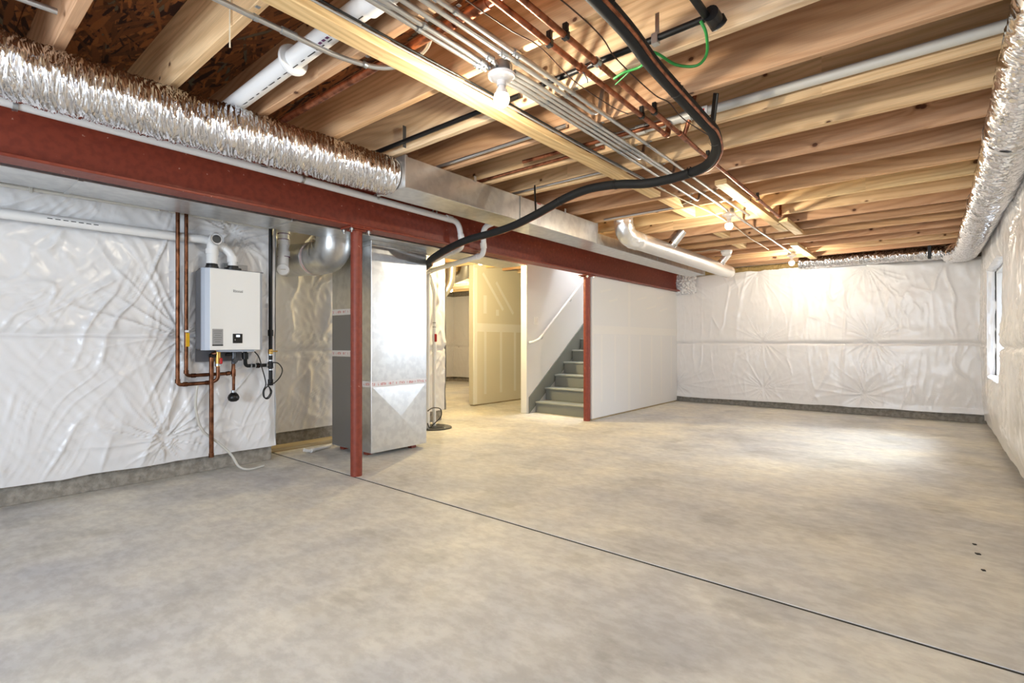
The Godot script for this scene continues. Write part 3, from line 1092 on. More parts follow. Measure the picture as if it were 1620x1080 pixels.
func build_ducts() -> void:
	# crinkled foil flex duct beside the beam
	var d := thing("foil_flex_duct", "thick crinkled silver foil flex duct running along the red beam", "duct")
	part(d, "foil_jacket", crinkled(smooth_path([Vector3(-3.22, 2.465, 1.2), Vector3(-3.24, 2.47, 0.5), Vector3(-3.27, 2.462, -0.6), Vector3(-3.26, 2.472, -1.5), Vector3(-3.24, 2.478, -2.25), Vector3(-3.24, 2.482, -2.42)], 20), 0.142, 0.014, 64, 300.0, 30.0, 0.65), M.foil)
	part(d, "tape_band", band(PackedVector3Array([Vector3(-3.24, 2.482, -2.36), Vector3(-3.24, 2.482, -2.43)]), 0.137), M.printed_tape)
	# rectangular supply duct
	var t := thing("sheet_metal_duct", "rectangular galvanized duct hung under the joists beside the beam", "duct")
	var secs := [[-2.44, -3.83, 2.37, 2.605, -3.07], [-3.83, -5.28, 2.37, 2.605, -3.07], [-5.28, -7.05, 2.37, 2.50, -3.09], [-7.05, -9.0, 2.37, 2.49, -3.09]]
	for s in secs:
		cuboid(t, "duct_section", Vector3(-3.41, s[2], s[1] + 0.002), Vector3(s[4], s[3], s[0]), M.galvanized, 0.003)
		for e in [s[0], s[1]]:
			if e == -2.44:
				continue
			cuboid(t, "drive_cleat", Vector3(s[4] - 0.004, s[2] - 0.004, e - 0.012), Vector3(s[4] + 0.008, s[3] + 0.004, e + 0.012), M.galvanized, 0.003)
	cuboid(t, "end_flange", Vector3(-3.42, 2.362, -2.46), Vector3(-3.06, 2.612, -2.435), M.galvanized, 0.003)
	cuboid(t, "tape_strip", Vector3(-3.072, 2.375, -4.16), Vector3(-3.068, 2.6, -4.10), M.printed_tape, 0.0005)
	for z in [-3.2, -4.6]:
		cuboid(t, "hanger_strap", Vector3(-3.066, 2.59, z - 0.015), Vector3(-3.064, 2.64, z + 0.015), M.zinc, 0.0005)
	# round branch duct
	var b := thing("round_duct", "round silver duct with an elbow under the far joists", "duct")
	var path := fillet([Vector3(-2.86, 2.72, -5.52), Vector3(-2.84, 2.45, -5.55), Vector3(-2.80, 2.445, -6.0), Vector3(-2.80, 2.44, -9.45)], 0.22, 8)
	var elbow := PackedVector3Array()
	for p in path:
		if p.z > -5.80:
			elbow.append(p)
	elbow.append(Vector3(-2.81, 2.445, -5.82))
	part(b, "elbow", crinkled(elbow, 0.112, 0.008, 36, 90.0, 9.0, 0.6), M.foil_smooth)
	part(b, "pipe", tube(PackedVector3Array([Vector3(-2.81, 2.445, -5.80), Vector3(-2.80, 2.442, -7.5), Vector3(-2.80, 2.44, -9.4)]), 0.107, 28), M.foil_smooth)
	part(b, "tape_band", band(PackedVector3Array([Vector3(-2.81, 2.445, -5.79), Vector3(-2.81, 2.445, -5.86)]), 0.109), M.printed_tape)
	part(b, "tape_band", band(PackedVector3Array([Vector3(-2.80, 2.44, -9.26), Vector3(-2.80, 2.44, -9.34)]), 0.109), M.printed_tape)
	for z in [-6.72, -8.78]:
		var q := part(b, "takeoff", rod(Vector3(-2.76, 2.50, z), Vector3(-2.60, 2.70, z - 0.03), 0.055, 18), M.foil_smooth)
		part(q, "collar_tape", rod(Vector3(-2.755, 2.507, z), Vector3(-2.725, 2.545, z - 0.006), 0.062, 18), M.foil)
	# foil duct on the window side
	var r := thing("foil_trunk_duct", "large silver foil duct along the top of the window-side wall", "duct")
	part(r, "foil_jacket", crinkled(smooth_path([Vector3(0.37, 2.52, 2.4), Vector3(0.37, 2.52, 0.0), Vector3(0.375, 2.52, -2.5), Vector3(0.385, 2.50, -4.5), Vector3(0.39, 2.49, -6.2), Vector3(0.37, 2.48, -7.6), Vector3(0.36, 2.475, -8.8), Vector3(0.33, 2.475, -9.5), Vector3(0.20, 2.50, -9.84)], 20), 0.140, 0.012, 56, 110.0, 12.0, 0.6), M.foil)
	for z in [-2.6, -4.35, -6.4]:
		part(r, "tape_band", band(PackedVector3Array([Vector3(0.38, 2.505, z), Vector3(0.382, 2.502, z - 0.05)]), 0.149), M.foil_smooth)
	var k := thing("foil_branch_duct", "crinkled foil duct tucked above the far plastic wall", "duct")
	part(k, "foil_jacket", crinkled(smooth_path([Vector3(0.30, 2.51, -9.80), Vector3(0.0, 2.53, -9.92), Vector3(-0.7, 2.55, -9.94), Vector3(-1.55, 2.56, -9.97), Vector3(-1.8, 2.57, -10.0)], 16), 0.095, 0.016, 44, 220.0, 28.0, 0.7), M.foil)
	cuboid(k, "hanger_strap", Vector3(-0.075, 2.44, -9.83), Vector3(-0.035, 2.66, -9.815), M.black_plastic, 0.001)
	# trunk behind the beam
	var tr := thing("galvanized_trunk_run", "wide flat galvanized trunk duct behind the red beam above the heater", "duct")
	cuboid(tr, "duct_section", Vector3(-4.74, 2.255, -2.2), Vector3(-4.30, 2.60, 2.6), M.galvanized, 0.003)
	cuboid(tr, "duct_section", Vector3(-4.74, 2.255, -5.52), Vector3(-4.30, 2.60, -2.205), M.galvanized, 0.003)
	cuboid(tr, "drive_cleat", Vector3(-4.745, 2.25, -2.218), Vector3(-4.295, 2.6, -2.188), M.galvanized, 0.003)
	cuboid(tr, "drive_cleat", Vector3(-4.745, 2.25, -0.78), Vector3(-4.295, 2.6, -0.75), M.galvanized, 0.003)
	# big elbow feeding the furnace
	var e := thing("round_elbow_duct", "large round galvanized elbow duct left of the near post", "duct")
	part(e, "elbow", tube(fillet([Vector3(-4.78, 2.40, -2.88), Vector3(-4.78, 2.10, -2.88), Vector3(-5.20, 2.10, -2.88)], 0.30, 10), 0.18, 32), M.galvanized)
	part(e, "pipe", rod(Vector3(-5.12, 2.10, -2.88), Vector3(-5.80, 2.14, -2.88), 0.180, 32), M.galvanized)
	part(e, "tape_band", band(PackedVector3Array([Vector3(-5.10, 2.10, -2.88), Vector3(-5.16, 2.10, -2.88)]), 0.183), M.printed_tape)
	for a in 3:
		var p: Vector3 = [Vector3(-4.81, 2.24, -2.88), Vector3(-4.87, 2.165, -2.88), Vector3(-4.96, 2.12, -2.88)][a]
		var dir: Vector3 = [Vector3(-0.35, -1, 0), Vector3(-1, -1, 0), Vector3(-1, -0.35, 0)][a].normalized()
		part(e, "gore_seam", band(PackedVector3Array([p - dir * 0.008, p + dir * 0.008]), 0.185), M.galvanized)
	# duct and stub in the far room
	var g := thing("round_branch_duct", "pale round duct hanging in the dim far room", "duct")
	part(g, "pipe", rod(Vector3(-8.3, 2.47, -7.62), Vector3(-7.3, 2.53, -7.20), 0.10, 20), M.foil_smooth)
	part(g, "elbow", tube(fillet([Vector3(-7.35, 2.527, -7.22), Vector3(-7.08, 2.545, -7.11), Vector3(-7.0, 2.75, -7.08)], 0.1), 0.11, 20), M.foil_smooth)
	var g2 := thing("elbow_duct", "small white elbow duct at the top of the far room", "duct")
	part(g2, "pipe", tube(fillet([Vector3(-7.7, 1.97, -6.55), Vector3(-7.05, 2.05, -6.45), Vector3(-6.98, 2.3, -6.62), Vector3(-6.95, 2.72, -6.62)], 0.14), 0.085, 18), M.foil_smooth)

func build_plenum() -> void:
	var p := thing("return_air_drop", "tall galvanized sheet-metal return duct standing behind the near red post", "duct")
	var lo := Vector3(-5.21, 0.05, -3.86)
	var hi := Vector3(-4.47, 2.255, -3.12)
	# front face is cross-broken: two tall panels with a low pyramid of folds
	for s in [[0.05, 0.745], [0.775, 2.255]]:
		var st := SurfaceTool.new()
		st.begin(Mesh.PRIMITIVE_TRIANGLES)
		var c := [Vector3(hi.x, s[0], hi.z), Vector3(hi.x, s[0], lo.z), Vector3(hi.x, s[1], lo.z), Vector3(hi.x, s[1], hi.z)]
		var mid := Vector3(hi.x + 0.016, (s[0] + s[1]) * 0.5, (lo.z + hi.z) * 0.5)
		for k in 4:
			var a: Vector3 = c[k]
			var b: Vector3 = c[(k + 1) % 4]
			var n := (b - a).cross(mid - a).normalized()
			if n.x < 0:
				n = -n
			tri(st, a, b, mid, n)
		part(p, "front_panel", st.commit(), M.galvanized)
		cuboid(p, "casing", Vector3(lo.x, s[0], lo.z), Vector3(hi.x - 0.001, s[1], hi.z), M.galvanized, 0.002)
	cuboid(p, "seam_band", Vector3(lo.x + 0.002, 0.745, lo.z + 0.002), Vector3(hi.x - 0.002, 0.775, hi.z - 0.002), M.galvanized, 0.001)
	var tape := M.printed_tape as StandardMaterial3D
	part(p, "tape_strip", tape_quad(Vector3(hi.x + 0.004, 0.73, hi.z), Vector3(hi.x + 0.004, 0.73, lo.z), 0.062), tape)
	part(p, "tape_strip", tape_quad(Vector3(-4.68, 0.73, hi.z + 0.003), Vector3(hi.x, 0.73, hi.z + 0.003), 0.062), tape)
	part(p, "tape_strip", tape_quad(Vector3(lo.x, 1.50, hi.z + 0.003), Vector3(-4.80, 1.50, hi.z + 0.003), 0.062), tape)
	part(p, "tape_strip", tape_quad(Vector3(lo.x, 1.045, hi.z + 0.003), Vector3(-4.80, 1.045, hi.z + 0.003), 0.062), tape)
	for q in [[0.055, 1.04], [1.11, 1.495]]:
		cuboid(p, "dark_reflection_panel", Vector3(lo.x + 0.004, q[0], hi.z - 0.001), Vector3(-4.80, q[1], hi.z + 0.0025), M.reflection_grey, 0.001)  # dark panels put the dark reflection of the metal into the colour
	cuboid(p, "corner_flange", Vector3(hi.x - 0.006, 0.05, hi.z - 0.004), Vector3(hi.x + 0.006, 2.25, hi.z + 0.005), M.galvanized, 0.003)
	cuboid(p, "top_flange", Vector3(lo.x, 2.20, lo.z), Vector3(hi.x + 0.012, 2.215, hi.z + 0.01), M.galvanized, 0.002)
	cuboid(p, "leveling_foot", Vector3(-5.15, 0.0, -3.25), Vector3(-5.08, 0.05, -3.18), M.red_primer, 0.004)
	cuboid(p, "leveling_foot", Vector3(-4.62, 0.0, -3.78), Vector3(-4.55, 0.05, -3.71), M.red_primer, 0.004)
	cuboid(p, "leveling_foot", Vector3(-5.15, 0.0, -3.78), Vector3(-5.08, 0.05, -3.71), M.red_primer, 0.004)
	cuboid(p, "leveling_foot", Vector3(-4.70, 0.0, -3.25), Vector3(-4.63, 0.05, -3.18), M.red_primer, 0.004)

func tape_quad(a: Vector3, b: Vector3, h: float) -> ArrayMesh:
	var st := SurfaceTool.new()
	st.begin(Mesh.PRIMITIVE_TRIANGLES)
	var n := (b - a).cross(Vector3.UP).normalized()
	if n.dot(-a) < 0:
		n = -n
	var L := a.distance_to(b)
	var back := -n * 0.002
	quad(st, a, b, b + Vector3(0, h, 0), a + Vector3(0, h, 0), n, [Vector2(0, 1), Vector2(L * 0.9, 1), Vector2(L * 0.9, 0), Vector2(0, 0)])
	quad(st, a + Vector3(0, h, 0), b + Vector3(0, h, 0), b + Vector3(0, h, 0) + back, a + Vector3(0, h, 0) + back, Vector3.UP)
	quad(st, a, b, b + back, a + back, Vector3.DOWN)
	return st.commit()

# ---------------------------------------------------------------- water heater
func build_heater() -> void:
	var h := thing("tankless_water_heater", "white wall-hung tankless water heater with small black display", "water heater", "", Vector3(-5.1, 1.133, -1.95))
	var H := 0.712
	part(h, "body", bx(0.16, H, 0.50, 0.012), M.heater_grey, Vector3(0.09, H / 2, 0))
	# front cover with soft sloped sides
	var out := [Vector2(0.165, -0.258), Vector2(0.19, -0.258), Vector2(0.222, -0.245), Vector2(0.245, -0.215), Vector2(0.245, 0.215), Vector2(0.222, 0.245), Vector2(0.19, 0.258), Vector2(0.165, 0.258)]
	part(h, "side_trim", prism(out, -0.004, H + 0.004), M.heater_edge)
	part(h, "front_panel", bx(0.008, H + 0.004, 0.428, 0.003), M.heater_white, Vector3(0.247, H / 2, 0))
	part(h, "top_edge", bx(0.14, 0.006, 0.5, 0.002), M.heater_grey, Vector3(0.17, H + 0.005, 0))
	part(h, "wall_plate", bx(0.012, 0.12, 0.40, 0.004), M.heater_grey, Vector3(0.012, -0.05, 0.05))
	part(h, "wall_bracket", bx(0.012, 0.08, 0.22, 0.003), M.zinc, Vector3(0.012, H + 0.05, -0.09))
	var tm := TextMesh.new()
	tm.text = "Rinnai"
	var sf := SystemFont.new()
	sf.font_names = PackedStringArray(["Droid Sans"])
	tm.font = sf
	tm.font_size = 16
	tm.pixel_size = 0.0019
	tm.depth = 0.002
	part(h, "brand_lettering", tm, M.ink_grey, Vector3(0.252, 0.525, -0.017), Basis(Vector3.UP, PI / 2))
	part(h, "rating_label", bx(0.003, 0.15, 0.088, 0.001), M.label_grey, Vector3(0.2515, 0.108, 0.153))
	for k in 6:
		part(h, "label_print", bx(0.001, 0.004, 0.07 - 0.012 * (k % 3), 0.0003), M.ink_grey, Vector3(0.2535, 0.165 - k * 0.019, 0.153))
	part(h, "label_print", bx(0.001, 0.01, 0.088, 0.0003), M.print_ink, Vector3(0.2535, 0.04, 0.153))
	var cp := part(h, "control_panel", bx(0.006, 0.085, 0.083, 0.002), M.black_plastic, Vector3(0.253, 0.1, -0.013))
	part(cp, "display_screen", bx(0.002, 0.018, 0.03, 0.0006), M.display_screen, Vector3(0.004, 0.022, -0.002))
	part(cp, "button", bx(0.002, 0.01, 0.008, 0.0006), M.label_grey, Vector3(0.004, -0.012, 0.023))
	part(h, "intake_collar", lathe([Vector2(0, 0.05), Vector2(0.046, 0.05), Vector2(0.048, 0.03), Vector2(0.052, 0.028), Vector2(0.052, 0.0)], 24), M.black_plastic, Vector3(0.13, H + 0.005, 0.155))
	part(h, "exhaust_collar", lathe([Vector2(0, 0.05), Vector2(0.046, 0.05), Vector2(0.048, 0.03), Vector2(0.072, 0.028), Vector2(0.072, 0.0)], 24), M.black_plastic, Vector3(0.13, H + 0.005, -0.02))
	part(h, "drain_tray", bx(0.10, 0.018, 0.30, 0.004), M.heater_edge, Vector3(0.16, -0.012, -0.03))

func build_left_pipes() -> void:
	# vents
	var a := thing("intake_pipe", "short white vent pipe with screened open elbow on the heater", "pipe")
	part(a, "pipe", tube(fillet([Vector3(-4.97, 1.89, -1.795), Vector3(-4.97, 2.105, -1.80), Vector3(-4.88, 2.11, -1.80)], 0.075, 8), 0.046, 20, true), M.pvc)
	part(a, "hub", rod(Vector3(-4.97, 1.985, -1.795), Vector3(-4.97, 2.03, -1.796), 0.052, 20), M.pvc)
	part(a, "rim", band(PackedVector3Array([Vector3(-4.905, 2.11, -1.80), Vector3(-4.868, 2.11, -1.80)]), 0.054), M.pvc)
	part(a, "screen", lathe([Vector2(0, 0.002), Vector2(0.036, 0.002), Vector2(0.036, 0.0)], 18), M.dark_steel, Vector3(-4.879, 2.11, -1.80), y_to(Vector3.RIGHT))
	var b := thing("exhaust_vent_pipe", "long white vent pipe along the plastic wall to the heater", "pipe")
	part(b, "pipe", tube(fillet([Vector3(-5.075, 2.085, 2.8), Vector3(-5.075, 2.12, -1.62), Vector3(-5.06, 2.13, -1.80), Vector3(-4.97, 2.02, -1.965), Vector3(-4.97, 1.89, -1.97)], 0.09, 8), 0.038, 20), M.pvc)
	part(b, "hub", rod(Vector3(-4.97, 1.93, -1.97), Vector3(-4.975, 1.985, -1.968), 0.045, 20), M.pvc)
	part(b, "hub", rod(Vector3(-5.0, 2.055, -1.91), Vector3(-5.025, 2.085, -1.868), 0.045, 20), M.pvc)
	for k in 7:
		part(b, "printed_line", bx(0.0015, 0.006, 0.03, 0.0005), M.print_ink, Vector3(-5.0365, 2.115, -0.72 - k * 0.045))
	var c := thing("electrical_conduit_tube", "thin cream plastic tube running high along the plastic wall", "conduit")
	part(c, "tube", tube(PackedVector3Array([Vector3(-5.08, 2.30, 2.0), Vector3(-5.075, 2.315, -0.5), Vector3(-5.07, 2.325, -1.42)]), 0.016, 10), M.pvc_grey)
	part(c, "clip", bx(0.02, 0.05, 0.02, 0.003), M.pvc_grey, Vector3(-5.06, 2.31, -0.62))
	var c2 := thing("electrical_conduit_tube", "thin cream plastic tube above the heater beneath the trunk duct", "conduit")
	part(c2, "tube", tube(PackedVector3Array([Vector3(-5.085, 2.33, -1.5), Vector3(-5.085, 2.325, -2.38)]), 0.014, 10), M.pvc_grey)
	part(c2, "clip", bx(0.03, 0.04, 0.03, 0.004), M.pvc_grey, Vector3(-5.07, 2.32, -1.93))
	# copper feeds
	var d := thing("copper_pipe", "outer copper pipe dropping left of the heater, lower of the two bends", "pipe", "copper pipes by the heater")
	part(d, "pipe", tube(fillet([Vector3(-5.03, 2.62, -1.545), Vector3(-5.03, 0.83, -1.545), Vector3(-5.03, 0.835, -1.80), Vector3(-4.985, 0.86, -1.85), Vector3(-4.985, 1.12, -1.85)], 0.035, 6), 0.0165, 12), M.old_copper)
	for p in [[Vector3(-5.03, 0.88, -1.545), Vector3(-5.03, 0.845, -1.545)], [Vector3(-5.03, 0.832, -1.585), Vector3(-5.03, 0.833, -1.62)], [Vector3(-5.03, 0.835, -1.765), Vector3(-5.03, 0.835, -1.79)]]:
		part(d, "fitting", rod(p[0], p[1], 0.0205), M.old_copper)
	var e := thing("copper_pipe", "inner copper pipe dropping left of the heater, upper of the two bends", "pipe", "copper pipes by the heater")
	part(e, "pipe", tube(fillet([Vector3(-5.03, 2.62, -1.61), Vector3(-5.03, 0.905, -1.61), Vector3(-5.03, 0.91, -1.96), Vector3(-5.0, 0.92, -1.985), Vector3(-4.985, 1.12, -1.985)], 0.035, 6), 0.0155, 12), M.old_copper)
	for p in [[Vector3(-5.03, 0.955, -1.61), Vector3(-5.03, 0.925, -1.61)], [Vector3(-5.03, 0.905, -1.65), Vector3(-5.03, 0.905, -1.685)], [Vector3(-5.01, 0.91, -1.93), Vector3(-5.01, 0.915, -1.96)]]:
		part(e, "fitting", rod(p[0], p[1], 0.0195), M.old_copper)
	part(e, "tag", bx(0.006, 0.12, 0.03, 0.002), M.yellow_tag, Vector3(-5.008, 1.22, -1.615))
	part(e, "tag_tie", bx(0.03, 0.02, 0.03, 0.003), M.pvc, Vector3(-5.02, 1.295, -1.612))
	# service valves
	var v := thing("service_valve", "brass service valve with red handle under the heater", "valve")
	part(v, "body", rod(Vector3(-4.985, 0.98, -1.85), Vector3(-4.985, 1.13, -1.85), 0.023), M.brass)
	part(v, "handle", bx(0.018, 0.055, 0.022, 0.005), M.red_valve, Vector3(-4.955, 1.03, -1.865))
	part(v, "drain_cap", rod(Vector3(-4.985, 1.075, -1.84), Vector3(-4.985, 1.08, -1.775), 0.015), M.black_plastic)
	part(v, "nut", rod(Vector3(-4.985, 0.985, -1.85), Vector3(-4.985, 1.005, -1.85), 0.027, 6), M.zinc)
	var v2 := thing("service_valve", "dark service valve with black cap under the heater", "valve")
	part(v2, "body", rod(Vector3(-4.985, 1.0, -1.985), Vector3(-4.985, 1.13, -1.985), 0.021), M.dark_steel)
	part(v2, "handle", rod(Vector3(-4.985, 1.03, -1.985), Vector3(-4.945, 1.03, -1.985), 0.022, 8), M.dark_steel)
	part(v2, "drain_cap", rod(Vector3(-4.985, 1.085, -1.97), Vector3(-4.985, 1.085, -1.915), 0.014), M.black_plastic)
	var dr := thing("copper_drain_pipe", "straight copper drain pipe ending above the floor below the heater", "pipe")
	part(dr, "pipe", rod(Vector3(-5.01, 0.165, -1.805), Vector3(-5.01, 1.05, -1.805), 0.019), M.old_copper)
	part(dr, "elbow", tube(fillet([Vector3(-5.01, 1.03, -1.805), Vector3(-5.01, 1.09, -1.805), Vector3(-4.98, 1.10, -1.84)], 0.03), 0.021), M.old_copper)
	part(dr, "end_fitting", rod(Vector3(-5.01, 0.165, -1.805), Vector3(-5.01, 0.20, -1.805), 0.022), M.old_copper)
	var bk := thing("water_hammer_arrestor", "black bulb arrestor hanging from a copper stub under the heater", "fitting")
	part(bk, "stub", rod(Vector3(-4.99, 0.73, -1.985), Vector3(-4.985, 0.99, -1.985), 0.013), M.old_copper)
	part(bk, "tee", rod(Vector3(-4.99, 0.885, -1.985), Vector3(-4.99, 0.95, -1.985), 0.019), M.old_copper)
	part(bk, "collar", rod(Vector3(-4.99, 0.735, -1.985), Vector3(-4.99, 0.755, -1.985), 0.021), M.zinc)
	part(bk, "bulb", lathe([Vector2(0, 0.055), Vector2(0.018, 0.053), Vector2(0.04, 0.03), Vector2(0.05, 0.004), Vector2(0.043, -0.02), Vector2(0.025, -0.033), Vector2(0, -0.036)], 20, true), M.black_plastic, Vector3(-4.99, 0.685, -1.985))
	# gas line
	var g := thing("black_gas_pipe", "black iron gas pipe standing right of the heater", "pipe")
	part(g, "riser", rod(Vector3(-5.03, 0.80, -2.345), Vector3(-5.03, 2.62, -2.345), 0.018), M.black_iron)
	part(g, "branch", tube(fillet([Vector3(-5.03, 0.975, -2.345), Vector3(-5.01, 0.975, -2.10), Vector3(-4.985, 1.12, -2.085)], 0.03, 6), 0.017), M.black_iron)
	for p in [[-2.345, 0.805], [-2.345, 0.975], [-2.345, 1.29]]:
		part(g, "fitting", rod(Vector3(-5.03, p[1] - 0.03, p[0]), Vector3(-5.03, p[1] + 0.03, p[0]), 0.025), M.black_iron)
	for y in [0.93, 1.02, 1.075, 1.115]:
		part(g, "thread_band", rod(Vector3(-5.03, y - 0.006, -2.345), Vector3(-5.03, y + 0.006, -2.345), 0.0195), M.zinc)
	for z in [-2.15, -2.19, -2.24, -2.30]:
		part(g, "thread_band", rod(Vector3(-5.015, 0.975, z - 0.006), Vector3(-5.015, 0.975, z + 0.006), 0.0195), M.zinc)
	part(g, "union", rod(Vector3(-5.018, 0.975, -2.205), Vector3(-5.02, 0.975, -2.23), 0.025, 8), M.black_iron)
	part(g, "valve_body", rod(Vector3(-5.03, 1.085, -2.345), Vector3(-5.03, 1.13, -2.345), 0.023), M.brass)
	part(g, "valve_handle", bx(0.012, 0.014, 0.07, 0.003), M.brass, Vector3(-5.0, 1.11, -2.365))
	part(g, "elbow", rod(Vector3(-4.986, 1.04, -2.086), Vector3(-4.985, 1.10, -2.085), 0.028), M.black_iron)
	var cord := thing("power_cord", "coiled black power cord hanging under the heater", "cord")
	var pts := [Vector3(-4.96, 1.11, -2.16), Vector3(-4.96, 1.06, -2.20), Vector3(-4.985, 0.96, -2.24), Vector3(-5.0, 0.80, -2.285), Vector3(-5.0, 0.73, -2.26), Vector3(-5.0, 0.67, -2.265), Vector3(-5.0, 0.66, -2.30), Vector3(-5.0, 0.71, -2.33), Vector3(-5.0, 0.77, -2.31), Vector3(-5.0, 0.73, -2.27), Vector3(-5.0, 0.66, -2.275), Vector3(-5.0, 0.655, -2.315), Vector3(-4.995, 0.72, -2.34), Vector3(-4.99, 0.79, -2.30), Vector3(-4.985, 0.80, -2.36), Vector3(-4.985, 0.86, -2.42), Vector3(-4.985, 0.93, -2.44), Vector3(-4.985, 0.99, -2.40), Vector3(-5.0, 1.0, -2.355)]
	part(cord, "cable", tube(smooth_path(pts, 8), 0.0055, 8), M.black_plastic)
	var hose := thing("drain_hose", "clear drain hose trailing from the heater to the floor", "hose")
	part(hose, "hose", tube(smooth_path([Vector3(-5.04, 0.82, -1.70), Vector3(-5.045, 0.62, -1.69), Vector3(-5.05, 0.42, -1.74), Vector3(-5.03, 0.28, -1.87), Vector3(-5.0, 0.16, -1.97), Vector3(-4.96, 0.05, -2.02), Vector3(-4.93, 0.013, -2.10), Vector3(-4.97, 0.012, -2.25)], 10), 0.011, 8), M.clear_hose)
	# stack with cleanout behind
	var s := thing("pvc_cleanout", "white plastic stack with capped cleanout beneath the trunk duct", "pipe")
	part(s, "pipe", tube(fillet([Vector3(-5.28, 2.62, -2.60), Vector3(-5.28, 2.22, -2.60), Vector3(-5.27, 1.98, -2.585)], 0.1), 0.054, 20), M.pvc)
	for y in [2.34, 2.22, 2.10]:
		part(s, "hub", rod(Vector3(-5.28, y, -2.60), Vector3(-5.28, y + 0.055, -2.60), 0.061, 20), M.pvc)
	for y in [2.335, 2.275, 2.095]:
		part(s, "marker_ring", rod(Vector3(-5.28, y, -2.60), Vector3(-5.28, y + 0.006, -2.60), 0.0615, 20), M.print_purple)
	part(s, "cap", lathe([Vector2(0, 0.05), Vector2(0.054, 0.05), Vector2(0.06, 0.044), Vector2(0.06, 0.0), Vector2(0.056, -0.06)], 24), M.pvc, Vector3(-5.25, 1.955, -2.58), y_to(Vector3(0.85, 0, 0.5)))
	part(s, "cap_lug", bx(0.015, 0.012, 0.05, 0.002), M.pvc_grey, Vector3(-5.205, 1.955, -2.555), Basis(Vector3.UP, -0.5))
	# on the floor
	var l := thing("wood_board", "pale treated board lying on the floor against the set-back wall", "board")
	cuboid(l, "board", Vector3(-5.70, 0.0, -3.6), Vector3(-5.52, 0.045, -2.46), M.treated_wood, 0.004)
	var fp := thing("pvc_floor_pipe", "short white plastic pipe lying on the floor beside the return duct", "pipe")
	part(fp, "pipe", tube(fillet([Vector3(-5.20, 0.045, -2.78), Vector3(-5.20, 0.025, -2.84), Vector3(-5.30, 0.022, -3.15)], 0.04), 0.018, 12), M.pvc)
	part(fp, "hub", rod(Vector3(-5.203, 0.024, -2.86), Vector3(-5.222, 0.024, -2.91), 0.023), M.pvc)

